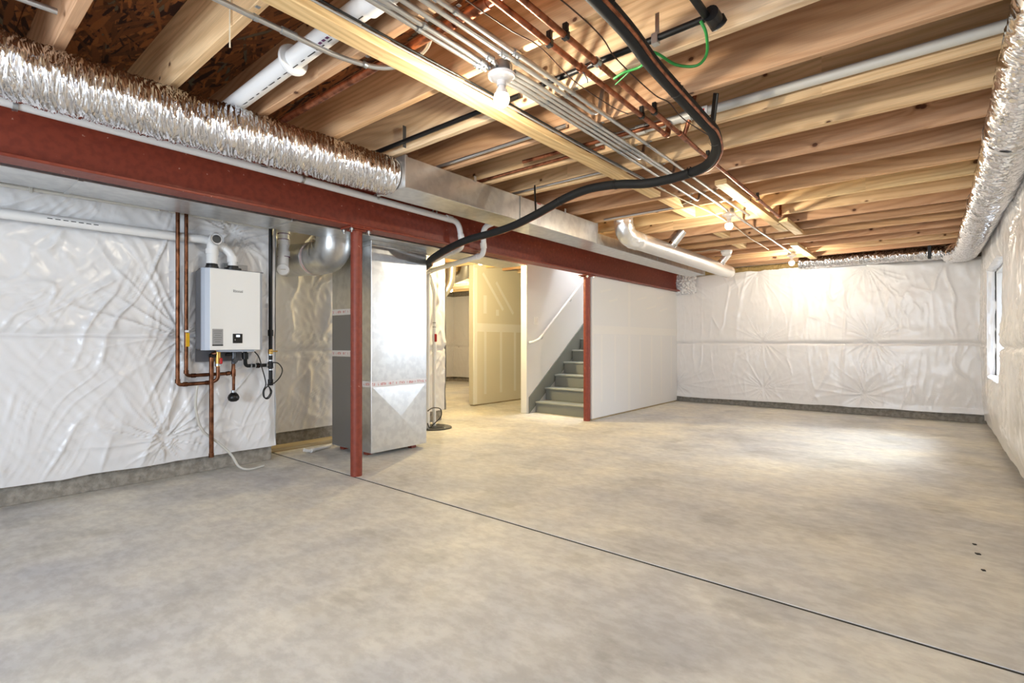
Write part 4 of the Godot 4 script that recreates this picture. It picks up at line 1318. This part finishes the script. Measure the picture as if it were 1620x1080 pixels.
# ---------------------------------------------------------------- drains right of the return duct
func build_drains() -> void:
	var a := thing("white_drain_pipe", "long white plastic pipe strapped along the red beam", "pipe")
	part(a, "pipe", tube(fillet([Vector3(-3.885, 2.525, 2.6), Vector3(-3.885, 2.50, -2.0), Vector3(-3.885, 2.475, -3.80), Vector3(-3.885, 2.21, -3.86), Vector3(-4.16, 2.19, -3.92), Vector3(-4.75, 2.17, -4.15), Vector3(-5.30, 2.13, -4.40)], 0.085, 8), 0.030, 18), M.pvc)
	for z in [-0.4, -2.05, -2.75, -3.45]:
		part(a, "strap", band(PackedVector3Array([Vector3(-3.885, 2.503, z), Vector3(-3.885, 2.503, z - 0.022)]), 0.035), M.zinc)
	for z in [-1.0, -1.75, -2.4, -3.1]:
		part(a, "printed_line", bx(0.0015, 0.005, 0.05, 0.0004), M.print_ink, Vector3(-3.8545, 2.51, z))
	part(a, "hub", rod(Vector3(-3.885, 2.482, -3.62), Vector3(-3.885, 2.48, -3.70), 0.035, 18), M.pvc)
	part(a, "hub", rod(Vector3(-3.885, 2.35, -3.83), Vector3(-3.885, 2.30, -3.842), 0.035, 18), M.pvc)
	part(a, "hub", rod(Vector3(-4.05, 2.198, -3.89), Vector3(-4.11, 2.195, -3.91), 0.035, 18), M.pvc)
	var b := thing("white_discharge_pipe", "white plastic pipe stepping under the beam and down to the sump lid", "pipe")
	part(b, "pipe", tube(fillet([Vector3(-3.55, 2.50, -4.10), Vector3(-3.84, 2.47, -4.13), Vector3(-3.85, 2.17, -4.16), Vector3(-5.37, 2.17, -4.66), Vector3(-5.37, 0.01, -4.66)], 0.10, 8), 0.030, 18), M.pvc)
	part(b, "hub", rod(Vector3(-3.85, 2.30, -4.146), Vector3(-3.85, 2.24, -4.153), 0.036, 18), M.pvc)
	part(b, "hub", rod(Vector3(-3.97, 2.17, -4.20), Vector3(-4.03, 2.17, -4.22), 0.036, 18), M.pvc)
	part(b, "hub", rod(Vector3(-5.20, 2.17, -4.604), Vector3(-5.26, 2.17, -4.624), 0.036, 18), M.pvc)
	part(b, "hub", rod(Vector3(-5.37, 2.08, -4.66), Vector3(-5.37, 2.02, -4.66), 0.036, 18), M.pvc)
	var c := thing("white_check_valve_pipe", "thinner white pipe with red shutoff handle beside the sump", "pipe")
	part(c, "pipe", tube(fillet([Vector3(-5.37, 2.12, -4.70), Vector3(-5.42, 1.98, -4.80), Vector3(-5.46, 1.90, -4.86), Vector3(-5.46, 0.01, -4.86)], 0.05, 6), 0.024, 16), M.pvc)
	for y in [1.02, 1.08, 1.14]:
		part(c, "swollen_fitting", rod(Vector3(-5.46, y - 0.025, -4.86), Vector3(-5.46, y + 0.025, -4.86), 0.036 - 0.003 * absf(y - 1.08) * 16.0, 16), M.pvc)
	for y in [1.88, 1.47, 1.41]:
		part(c, "marker_ring", rod(Vector3(-5.46, y, -4.86), Vector3(-5.46, y + 0.008, -4.86), 0.0245, 16), M.print_ink)
	part(c, "shutoff_handle", bx(0.05, 0.11, 0.024, 0.006), M.red_valve, Vector3(-5.43, 1.26, -4.855))
	part(c, "shutoff_body", rod(Vector3(-5.46, 1.21, -4.86), Vector3(-5.46, 1.31, -4.86), 0.030, 16), M.pvc)
	var s := thing("sump_lid", "round dark grey sump lid on the floor behind the return duct", "sump cover", "", Vector3(-5.40, 0, -4.80))
	part(s, "lid", lathe([Vector2(0, 0.018), Vector2(0.235, 0.018), Vector2(0.25, 0.012), Vector2(0.25, 0.0)], 40), M.sump_grey)
	part(s, "hatch", bx(0.16, 0.008, 0.14, 0.003), M.black_plastic, Vector3(0.06, 0.02, 0.04))
	for k in 6:
		var an := TAU * k / 6.0
		part(s, "bolt", lathe([Vector2(0, 0.008), Vector2(0.01, 0.008), Vector2(0.01, 0)], 8), M.zinc, Vector3(0.215 * cos(an), 0.018, 0.215 * sin(an)))
	var w := thing("pump_cord", "looping black pump cord rising from the sump lid", "cord")
	part(w, "cable", tube(smooth_path([Vector3(-5.10, 0.30, -4.43), Vector3(-5.22, 0.31, -4.62), Vector3(-5.30, 0.27, -4.83), Vector3(-5.32, 0.16, -4.86), Vector3(-5.36, 0.06, -4.76), Vector3(-5.33, 0.03, -4.66), Vector3(-5.28, 0.10, -4.58)], 10), 0.007, 8), M.black_plastic)

# ---------------------------------------------------------------- conduits under the joists
func strap_on(parent: Node3D, x: float, y: float, z: float, r: float) -> void:
	part(parent, "strap", band(PackedVector3Array([Vector3(x, y, z + 0.010), Vector3(x, y, z - 0.010)]), r + 0.0025), M.zinc)
	part(parent, "strap_tab", bx(0.018, 0.003, 0.018, 0.0008), M.zinc, Vector3(x + r + 0.009, JOIST_Y - 0.002, z))

func conduit(label: String, pts: Array, straps: Array, r := 0.0125, bend := 0.09) -> Node3D:
	var o := thing("steel_conduit", label, "conduit", "steel conduits under the joists")
	part(o, "tube", tube(fillet(pts, bend, 8), r, 12), M.conduit_steel)
	for z in straps:
		var best: Vector3 = pts[0]
		var p1: Vector3 = pts[1]
		for i in pts.size() - 1:
			var a: Vector3 = pts[i]
			var b: Vector3 = pts[i + 1]
			if (a.z - z) * (b.z - z) <= 0.0 and absf(a.z - b.z) > 0.1:
				best = a.lerp(b, (z - a.z) / (b.z - a.z))
		strap_on(o, best.x, best.y, z, r)
	return o

func coupling(o: Node3D, x: float, y: float, z: float, r := 0.0125) -> void:
	part(o, "coupling", rod(Vector3(x, y, z + 0.022), Vector3(x, y, z - 0.022), r + 0.005), M.zinc)
	for s in [-0.012, 0.012]:
		part(o, "set_screw", rod(Vector3(x, y - r - 0.002, z + s), Vector3(x + 0.006, y - r - 0.012, z + s), 0.004, 6), M.zinc)

func build_conduits() -> void:
	var y := 2.612
	var o := conduit("steel conduit reaching the near lamp box, leftmost of the row", [Vector3(-1.795, y, 2.5), Vector3(-1.79, y, -1.80), Vector3(-1.775, 2.60, -1.93)], [-0.52, -1.5])
	coupling(o, -1.785, y - 0.004, -1.88)
	o = conduit("steel conduit reaching the near lamp box, second from left", [Vector3(-1.752, y, 2.5), Vector3(-1.752, y, -1.80), Vector3(-1.752, 2.60, -1.93)], [-0.52, -1.5])
	coupling(o, -1.752, y - 0.004, -1.88)
	o = conduit("steel conduit reaching the near lamp box, third from left", [Vector3(-1.69, y, 2.5), Vector3(-1.69, y, -1.80), Vector3(-1.70, 2.60, -1.93)], [-0.52])
	coupling(o, -1.694, y - 0.004, -1.87)
	o = conduit("steel conduit passing right beside the near lamp, then turning up", [Vector3(-1.625, y, 2.5), Vector3(-1.622, y, -2.80), Vector3(-1.622, 2.80, -2.86)], [-1.02, -1.99, -2.44])
	coupling(o, -1.624, y, -1.31)
	coupling(o, -1.624, y, -1.89)
	o = conduit("longest steel conduit, outermost beside the copper pipes", [Vector3(-1.572, y, 2.5), Vector3(-1.575, y, -3.4), Vector3(-1.592, y, -4.9), Vector3(-1.586, y, -6.05)], [-1.02, -1.52, -2.44, -3.42, -4.89, -5.38], 0.0125, 0.3)
	coupling(o, -1.572, y, -1.39)
	coupling(o, -1.573, y, -1.93)
	conduit("steel conduit from the near lamp ending short in a joist bay", [Vector3(-1.745, 2.60, -2.04), Vector3(-1.752, y, -2.2), Vector3(-1.757, y, -3.70), Vector3(-1.757, 2.80, -3.77)], [-2.44, -3.42])
	conduit("steel conduit from the near lamp, leftmost, turning up past the black hose", [Vector3(-1.775, 2.60, -2.04), Vector3(-1.785, y, -2.2), Vector3(-1.797, y, -3.4), Vector3(-1.822, y, -5.14), Vector3(-1.822, 2.8, -5.21)], [-2.44, -3.42, -4.89])
	conduit("steel conduit from the near lamp ending above the black hose", [Vector3(-1.71, 2.60, -2.04), Vector3(-1.715, y, -2.2), Vector3(-1.717, y, -4.22), Vector3(-1.717, 2.8, -4.3)], [-2.93, -3.42])
	conduit("steel conduit linking the near lamp to the middle lamp", [Vector3(-1.675, 2.60, -2.04), Vector3(-1.68, y, -2.2), Vector3(-1.683, y, -3.4), Vector3(-1.70, y, -5.5), Vector3(-1.70, 2.60, -5.66)], [-2.93, -3.42, -3.92, -4.89, -5.38])
	conduit("steel conduit linking the middle lamp to the far lamp", [Vector3(-1.70, 2.60, -5.76), Vector3(-1.705, y, -5.95), Vector3(-1.735, y, -8.8), Vector3(-1.735, 2.60, -8.98)], [-6.35, -6.84, -7.81])
	# conduits on the left
	o = conduit("bent steel conduit beside the yellow strapping board", [Vector3(-2.25, y - 0.02, 2.0), Vector3(-2.24, y - 0.02, -1.40), Vector3(-2.16, y - 0.015, -1.62), Vector3(-1.98, 2.66, -1.70), Vector3(-1.86, 2.68, -1.64)], [-0.98, -1.50], 0.0125, 0.12)
	part(o, "coupling", rod(Vector3(-2.24, y - 0.02, -1.09), Vector3(-2.24, y - 0.02, -1.16), 0.017), M.zinc)
	conduit("dull steel conduit clipped along a joist above the foil duct", [Vector3(-3.7, 2.765, -0.985), Vector3(-2.2, 2.765, -0.985)], [], 0.017)
	conduit("short steel conduit stub in the corner above the foil duct", [Vector3(-3.02, 2.66, 0.3), Vector3(-2.985, 2.66, -0.45)], [], 0.013)
	conduit("steel conduit along a joist beyond the sheet-metal duct edge", [Vector3(-3.4, 2.655, -2.865), Vector3(-1.9, 2.655, -2.865)], [], 0.013)
	conduit("thin steel conduit along the joist behind the black hanger strap", [Vector3(-3.3, 2.655, -3.85), Vector3(-2.05, 2.655, -3.85)], [], 0.010)
	conduit("steel conduit curving above the round duct elbow", [Vector3(-3.0, 2.645, -5.33), Vector3(-2.15, 2.645, -5.33), Vector3(-1.95, 2.68, -5.3)], [], 0.013)
	# grey pipe along a joist, with a tag
	var g := thing("grey_plastic_pipe", "long pale grey plastic pipe along a joist with red-printed tag", "pipe")
	part(g, "pipe", rod(Vector3(-1.95, 2.695, -3.34), Vector3(0.35, 2.695, -3.34), 0.029, 16), M.pvc_grey)
	for x in [-1.62, -1.30, -1.86]:
		part(g, "hub", rod(Vector3(x, 2.695, -3.34), Vector3(x + 0.07, 2.695, -3.34), 0.036, 16), M.pvc_grey)
	part(g, "tag", bx(0.075, 0.055, 0.003, 0.001), M.porcelain, Vector3(-1.155, 2.69, -3.307))
	part(g, "tag_print", bx(0.04, 0.022, 0.001, 0.0003), M.red_valve, Vector3(-1.155, 2.69, -3.305))

func build_copper() -> void:
	var y := 2.572
	var a := thing("copper_water_line", "left of two copper water lines under the joists, ending in an elbow", "pipe", "copper water lines")
	part(a, "pipe", tube(fillet([Vector3(-1.345, y, 2.5), Vector3(-1.36, y, -2.2), Vector3(-1.368, y, -3.27), Vector3(-1.368, 2.68, -3.30), Vector3(-1.62, 2.68, -3.30), Vector3(-2.6, 2.68, -3.28)], 0.03), 0.0145, 12), M.copper)
	part(a, "elbow", tube(fillet([Vector3(-1.368, y, -3.22), Vector3(-1.368, y, -3.275), Vector3(-1.368, 2.63, -3.29)], 0.03), 0.0185, 12), M.copper)
	part(a, "tee", rod(Vector3(-1.40, 2.68, -3.30), Vector3(-1.48, 2.68, -3.30), 0.02), M.copper)
	var b := thing("copper_water_line", "right copper water line running farther under the joists", "pipe", "copper water lines")
	part(b, "pipe", tube(fillet([Vector3(-1.262, y, 2.5), Vector3(-1.272, y, -2.2), Vector3(-1.30, y, -3.85), Vector3(-1.30, y, -5.2), Vector3(-1.305, y, -6.18), Vector3(-1.305, 2.72, -6.21)], 0.04), 0.0145, 12), M.copper)
	part(b, "elbow", tube(fillet([Vector3(-1.305, y, -6.12), Vector3(-1.305, y, -6.185), Vector3(-1.305, 2.65, -6.205)], 0.03), 0.0185, 12), M.copper)
	part(b, "reducer", rod(Vector3(-1.287, y, -3.28), Vector3(-1.293, y, -3.42), 0.0185), M.copper)
	part(b, "riser_stub", tube(fillet([Vector3(-1.285, 2.575, -3.35), Vector3(-1.23, 2.70, -3.33), Vector3(-1.20, 2.85, -3.33)], 0.05), 0.0145), M.copper)
	for h in [[-1.36, -0.55, a], [-1.36, -1.91, a], [-1.365, -2.88, a], [-1.268, -0.55, b], [-1.271, -1.91, b], [-1.284, -2.88, b], [-1.30, -3.86, b], [-1.30, -5.25, b]]:
		var q := part(h[2], "pipe_clamp", bx(0.034, 0.040, 0.030, 0.006), M.black_plastic, Vector3(h[0], y + 0.002, h[1]))
		part(q, "clamp_base", bx(0.026, 0.038, 0.022, 0.003), M.black_plastic, Vector3(0, 0.036, 0))
	var w := thing("grounding_jumper", "copper bonding wire clamped round the two copper water lines", "wire")
	part(w, "clamp", band(PackedVector3Array([Vector3(-1.36, y, -2.17), Vector3(-1.36, y, -2.205)]), 0.021), M.copper)
	part(w, "clamp", band(PackedVector3Array([Vector3(-1.273, y, -2.17), Vector3(-1.273, y, -2.205)]), 0.021), M.zinc)
	part(w, "wire", tube(smooth_path([Vector3(-1.37, y - 0.02, -2.19), Vector3(-1.34, y + 0.015, -2.21), Vector3(-1.31, y + 0.01, -2.19), Vector3(-1.30, y + 0.02, -2.20), Vector3(-1.27, y - 0.012, -2.19), Vector3(-1.262, y - 0.03, -2.21)], 6), 0.004, 6), M.copper)
	part(w, "loose_end", tube(smooth_path([Vector3(-1.355, y - 0.018, -2.19), Vector3(-1.345, y - 0.045, -2.215), Vector3(-1.35, y - 0.06, -2.23)], 5), 0.003, 6), M.dark_steel)
	# copper lines in the joist bays
	var c := thing("copper_branch_line", "copper pipe lying in a joist bay above the foil duct", "pipe")
	part(c, "pipe", rod(Vector3(-3.7, 2.665, -1.625), Vector3(-1.05, 2.665, -1.625), 0.021, 14), M.copper)
	part(c, "tee", rod(Vector3(-1.60, 2.665, -1.625), Vector3(-1.48, 2.665, -1.625), 0.027, 14), M.copper)
	part(c, "coupling", rod(Vector3(-1.75, 2.665, -1.625), Vector3(-1.69, 2.665, -1.625), 0.026, 14), M.copper)
	var c2 := thing("copper_branch_line", "copper pipe along the joist beyond the near lamp", "pipe")
	part(c2, "pipe", rod(Vector3(-3.2, 2.655, -3.36), Vector3(-1.9, 2.655, -3.36), 0.0125, 12), M.copper)
	# black steel pipe across
	var g := thing("black_gas_line", "black iron gas pipe crossing under the joists to a tee", "pipe")
	part(g, "pipe", rod(Vector3(-1.80, 2.660, -2.335), Vector3(-0.76, 2.603, -2.235), 0.0155, 12), M.black_iron)
	part(g, "tee", rod(Vector3(-0.735, 2.605, -2.215), Vector3(-0.735, 2.605, -2.30), 0.033, 16), M.black_iron)
	part(g, "tee_end", lathe([Vector2(0.0, 0.012), Vector2(0.02, 0.012), Vector2(0.026, 0.018), Vector2(0.036, 0.012), Vector2(0.036, -0.02)], 18), M.black_iron, Vector3(-0.73, 2.60, -2.30), y_to(Vector3(0.2, -0.5, -0.5)))
	part(g, "branch", rod(Vector3(-0.755, 2.605, -2.25), Vector3(-0.755, 2.60, 1.5), 0.0165, 12), M.black_iron)
	part(g, "hanger", bx(0.02, 0.14, 0.002, 0.0005), M.zinc, Vector3(-1.0, 2.675, -2.275))
	part(g, "hanger", bx(0.03, 0.05, 0.035, 0.001), M.zinc, Vector3(-1.0, 2.612, -2.258))
	var g2 := thing("black_gas_line", "black iron pipe along a joist near the end of the foil duct", "pipe")
	part(g2, "pipe", rod(Vector3(-3.4, 2.665, -2.36), Vector3(-1.9, 2.665, -2.36), 0.016, 12), M.black_iron)
	part(g2, "hanger", bx(0.004, 0.16, 0.03, 0.001), M.dark_steel, Vector3(-3.0, 2.71, -2.38))
	var gw := thing("green_ground_wire", "bright green ground wire looping below the black tee", "wire")
	part(gw, "wire", tube(smooth_path([Vector3(-0.775, 2.585, -2.21), Vector3(-0.765, 2.545, -2.25), Vector3(-0.79, 2.50, -2.33), Vector3(-0.85, 2.485, -2.37), Vector3(-0.93, 2.50, -2.33), Vector3(-0.985, 2.535, -2.25), Vector3(-1.03, 2.55, -2.23), Vector3(-1.10, 2.55, -2.32), Vector3(-1.20, 2.555, -2.33), Vector3(-1.265, 2.55, -2.345)], 8), 0.0068, 8), M.green_wire)
	part(gw, "stripped_end", tube(smooth_path([Vector3(-1.15, 2.556, -2.325), Vector3(-1.21, 2.545, -2.35), Vector3(-1.272, 2.535, -2.375)], 5), 0.0035, 6), M.green_wire)

func build_hose() -> void:
	var h := thing("insulated_line_set", "thick black foam-covered refrigerant line looping below the joists", "hose")
	var pts := [Vector3(-0.99, 2.50, 1.6), Vector3(-0.985, 2.49, 0.0), Vector3(-0.955, 2.47, -1.65), Vector3(-0.98, 2.455, -2.2), Vector3(-1.0, 2.45, -2.87), Vector3(-1.01, 2.45, -3.1), Vector3(-1.09, 2.445, -3.40), Vector3(-1.26, 2.44, -3.65), Vector3(-1.53, 2.435, -3.73), Vector3(-1.74, 2.44, -3.73), Vector3(-1.93, 2.47, -3.72), Vector3(-2.08, 2.487, -3.72), Vector3(-2.264, 2.49, -3.72), Vector3(-2.455, 2.462, -3.72), Vector3(-2.65, 2.409, -3.72), Vector3(-2.83, 2.358, -3.72), Vector3(-3.07, 2.298, -3.71), Vector3(-3.3, 2.262, -3.69), Vector3(-3.6, 2.215, -3.62), Vector3(-3.97, 2.15, -3.65), Vector3(-4.34, 2.115, -3.80), Vector3(-4.54, 2.12, -3.97), Vector3(-4.8, 2.10, -4.1)]
	part(h, "foam_sleeve", tube(smooth_path(pts, 8), 0.0345, 16, true), M.black_foam)
	var thin := []
	for i in pts.size():
		var p: Vector3 = pts[i]
		var q: Vector3 = pts[mini(i + 1, pts.size() - 1)]
		var pr: Vector3 = pts[maxi(i - 1, 0)]
		var t := (q - pr).normalized()
		var side := t.cross(Vector3.UP).normalized()
		thin.append(p + side * 0.030 + Vector3(0, -0.022, 0))
	part(h, "copper_liquid_line", tube(smooth_path(thin, 8), 0.0075, 8), M.copper)
	for k in [[3, 0.0], [5, 0.0], [7, 0.5], [10, 0.3], [13, 0.2]]:
		var p: Vector3 = pts[k[0]]
		var q: Vector3 = pts[k[0] + 1]
		var t := (q - p).normalized()
		var c := p.lerp(q, 0.4)
		part(h, "cable_tie", tube(PackedVector3Array([c - t * 0.006, c + t * 0.006]), 0.0375, 16, false), M.black_plastic)
	# hangers: perforated black webbing up to the joists
	var hang := [[Vector3(-0.94, 2.46, -1.72), Vector3(-0.90, 2.63, -1.75), 0.045], [Vector3(-1.02, 2.47, -3.10), Vector3(-0.97, 2.64, -3.02), 0.05], [Vector3(-2.80, 2.36, -3.72), Vector3(-2.86, 2.65, -3.78), 0.045]]
	for g in hang:
		var a: Vector3 = g[0]
		var b: Vector3 = g[1]
		var bs := y_to(b - a) * Basis(Vector3.UP, 0.75)
		part(h, "hanger_strap", bx(0.012, a.distance_to(b), g[2], 0.003), M.black_plastic, (a + b) * 0.5, bs)

# ---------------------------------------------------------------- boards, wires and small things under the ceiling
func build_ceiling_bits() -> void:
	var g := "strapping boards under the joists"
	var a := thing("strapping_board", "long yellow pine board nailed flat under the joists beside the near lamp", "board", g)
	cuboid(a, "board", Vector3(-2.105, JOIST_Y - 0.0465, -4.63), Vector3(-2.0, JOIST_Y - 0.0005, 2.6), M.pine, 0.004, 0.1)
	var b := thing("strapping_board", "pale board nailed under the joists between near and middle lamps", "board", g)
	cuboid(b, "board", Vector3(-1.495, JOIST_Y - 0.0465, -7.08), Vector3(-1.392, JOIST_Y - 0.0005, -4.61), M.pine, 0.004, 0.4)
	var c := thing("strapping_board", "short pale board nailed beside the end of the copper line", "board", g)
	cuboid(c, "board", Vector3(-1.385, JOIST_Y - 0.0465, -7.40), Vector3(-1.29, JOIST_Y - 0.0005, -6.50), M.pine, 0.004, 0.6)
	var d := thing("strapping_board", "pale board nailed under the joists beside the far lamp", "board", g)
	cuboid(d, "board", Vector3(-1.60, JOIST_Y - 0.0465, -9.75), Vector3(-1.50, JOIST_Y - 0.0005, -8.2), M.pine, 0.004, 0.8)
	var gb := "wood blocks between the joists"
	var bl := [[-2.05, 5, "wood block between joists just beyond the yellow strapping board"], [-2.10, 6, "wood block between joists above the round duct"], [-2.15, 9, "wood block between joists in line with the middle lamp"], [-2.2, 11, "wood block between joists above the smoke alarm"]]
	for q in bl:
		var z1: float = J0 - JS * q[1]
		var o := thing("joist_block", q[2], "block", gb)
		cuboid(o, "block", Vector3(q[0] - 0.1, JOIST_Y + 0.002, z1 - JS + 0.047), Vector3(q[0], JOIST_Y + 0.11, z1 - 0.001), M.pine, 0.003, 0.3)
	# PVC stack pipe
	var p := thing("pvc_drain_line", "fat white plastic drain pipe in a joist bay above the foil duct", "pipe")
	part(p, "pipe", rod(Vector3(-3.8, 2.655, -1.325), Vector3(-1.2, 2.72, -1.335), 0.05, 24), M.pvc)
	part(p, "hub", rod(Vector3(-1.93, 2.70, -1.332), Vector3(-1.72, 2.706, -1.333), 0.060, 24), M.pvc)
	part(p, "collar", lathe([Vector2(0.05, 0.012), Vector2(0.076, 0.012), Vector2(0.08, 0.0), Vector2(0.076, -0.012), Vector2(0.05, -0.012)], 28), M.pvc, Vector3(-2.60, 2.685, -1.33), y_to(Vector3(1, 0.02, 0)))
	var tm_font := SystemFont.new()
	tm_font.font_names = PackedStringArray(["Droid Sans Mono"])
	for k in 16:
		part(p, "printed_line", bx(0.07 if k % 3 else 0.035, 0.001, 0.006, 0.0003), M.print_ink, Vector3(-3.25 + k * 0.085, 2.6695 - 0.05 + k * 0.0021, -1.322))
	for k in 5:
		part(p, "printed_mark", bx(0.022, 0.001, 0.014, 0.0003), M.print_purple, Vector3(-2.28 + k * 0.032, 2.6415 + k * 0.0008, -1.30))
	# smoke alarm
	var s := thing("smoke_alarm", "round white smoke alarm under a far joist", "smoke alarm", "", Vector3(-2.50, JOIST_Y, -8.27))
	part(s, "base", lathe([Vector2(0, -0.0), Vector2(0.085, 0.0), Vector2(0.085, -0.03), Vector2(0.0, -0.03)], 28), M.white_enamel)
	part(s, "cover", lathe([Vector2(0.078, -0.03), Vector2(0.072, -0.06), Vector2(0.055, -0.075), Vector2(0, -0.08)], 28, true), M.porcelain)
	part(s, "cable", tube(smooth_path([Vector3(-0.06, 0.0, 0.03), Vector3(-0.2, 0.03, 0.05), Vector3(-0.4, 0.02, 0.06), Vector3(-0.62, 0.04, 0.05)], 8), 0.006, 6), M.pale_wire)
	# loose wires
	var wires := [
		["thin brown cable drooping beside the copper water lines", [Vector3(-1.19, 2.63, 1.0), Vector3(-1.195, 2.60, -1.0), Vector3(-1.19, 2.625, -1.98), Vector3(-1.20, 2.59, -2.25), Vector3(-1.21, 2.59, -2.7), Vector3(-1.215, 2.625, -2.93), Vector3(-1.21, 2.60, -3.15), Vector3(-1.17, 2.60, -3.55)], "brown_wire", 0.0035],
		["thin cable sagging between the conduits and the copper lines", [Vector3(-1.46, 2.64, 0.5), Vector3(-1.47, 2.60, -1.2), Vector3(-1.45, 2.585, -1.7), Vector3(-1.46, 2.62, -1.97), Vector3(-1.475, 2.59, -2.3), Vector3(-1.47, 2.595, -2.7), Vector3(-1.475, 2.628, -2.92)], "brown_wire", 0.003],
		["dark cable stapled right of the yellow strapping board", [Vector3(-1.935, 2.615, 1.5), Vector3(-1.935, 2.60, -1.0), Vector3(-1.92, 2.60, -2.2), Vector3(-1.93, 2.605, -3.3), Vector3(-1.94, 2.625, -4.6)], "black_plastic", 0.006],
		["grey cable running close beside the dark cable", [Vector3(-1.955, 2.62, 1.5), Vector3(-1.965, 2.605, -1.0), Vector3(-1.945, 2.60, -2.2), Vector3(-1.95, 2.605, -3.3), Vector3(-1.96, 2.625, -4.6)], "label_grey", 0.005],
		["pale cable pair drooping past the middle lamp toward the far lamp", [Vector3(-1.96, 2.625, -4.4), Vector3(-1.90, 2.60, -5.0), Vector3(-1.86, 2.60, -5.6), Vector3(-1.86, 2.60, -6.4), Vector3(-1.90, 2.59, -7.3), Vector3(-1.93, 2.61, -7.9), Vector3(-1.97, 2.63, -8.6)], "pale_wire", 0.006]]
	for w in wires:
		var o := thing("loose_cable", w[0], "cable", "loose cables under the joists")
		part(o, "cable", tube(smooth_path(w[1], 8), w[3], 6), M[w[2]])
	var ch := thing("pull_chain", "thin beaded pull chain hanging in front of a joist", "chain")
	part(ch, "chain", tube(smooth_path([Vector3(-2.42, 2.90, -0.95), Vector3(-2.44, 2.70, -0.955), Vector3(-2.43, 2.52, -0.95)], 10), 0.0035, 6), M.pale_wire)

func build_debris() -> void:
	for p in [[0.182, -4.076, 0.022, "dark chip on the concrete near the window-side wall, farthest of three"], [0.188, -3.905, 0.030, "dark chip on the concrete near the window-side wall, middle of three"], [0.197, -3.643, 0.022, "dark chip on the concrete near the window-side wall, nearest of three"]]:
		var o := thing("debris_chip", p[3], "debris", "dark chips on the floor", Vector3(p[0], 0, p[1]))
		part(o, "chip", prism([Vector2(-0.4, -0.25) * p[2], Vector2(0.3, -0.4) * p[2], Vector2(0.5, 0.2) * p[2], Vector2(-0.1, 0.45) * p[2]], 0.0, 0.005), M.black_iron)

# ---------------------------------------------------------------- lamps
func build_lamps() -> void:
	var g := "bare bulb porcelain lamps"
	lamp("near bare bulb in a white porcelain holder under the joists", Vector3(-1.715, JOIST_Y, -1.985), 1.0, g)
	lamp("middle bare bulb lamp under the joists beside the pale board", Vector3(-1.70, JOIST_Y, -5.71), 1.0, g)
	lamp("far bare bulb lamp close to the tufted plastic wall", Vector3(-1.735, JOIST_Y, -9.03), 1.0, g)
	lamp("bare bulb in the hall glinting behind the white pipe", Vector3(-5.50, JOIST_Y, -5.86), 3.4, g, Color(1.0, 0.91, 0.66))
	lamp("unseen bare bulb added to brighten the dim far room", Vector3(-9.0, JOIST_Y, -8.55), 2.6, g, Color(1.0, 0.92, 0.74))  # no bulb visible here; added to lift the far room walls

func lamp(label: String, at: Vector3, energy: float, group: String, tone := Color(1.0, 0.952, 0.86)) -> void:
	var o := thing("bulb_lamp", label, "lamp", group, at)
	part(o, "junction_box", lathe([Vector2(0, 0.0), Vector2(0.056, 0.0), Vector2(0.056, -0.05), Vector2(0.0, -0.05)], 8), M.zinc)
	part(o, "holder", lathe([Vector2(0.066, -0.05), Vector2(0.072, -0.056), Vector2(0.068, -0.068), Vector2(0.042, -0.082), Vector2(0.026, -0.088), Vector2(0.025, -0.108), Vector2(0.02, -0.112)], 32), M.porcelain)
	part(o, "screw", lathe([Vector2(0, -0.004), Vector2(0.005, -0.003), Vector2(0.006, 0)], 8, true), M.zinc, Vector3(0.03, -0.076, 0.02))
	part(o, "light_blocking_base", lathe([Vector2(0.017, -0.106), Vector2(0.019, -0.118), Vector2(0.027, -0.132), Vector2(0.0365, -0.155), Vector2(0.036, -0.157), Vector2(0.0, -0.157)], 24, false), M.porcelain)  # opaque base made up to hold bulb light off the joists above
	part(o, "bulb_globe", lathe([Vector2(0.0365, -0.157), Vector2(0.041, -0.172), Vector2(0.0405, -0.188), Vector2(0.035, -0.204), Vector2(0.021, -0.217), Vector2(0, -0.222)], 24, true), M.bulb_glass)
	var l := OmniLight3D.new()
	l.name = "bulb_light"
	l.position = Vector3(0, -0.190, 0)
	l.light_energy = energy
	l.light_color = tone
	l.light_size = 0.028
	l.omni_range = 30.0
	l.omni_attenuation = 2.0
	l.shadow_enabled = true
	o.add_child(l)
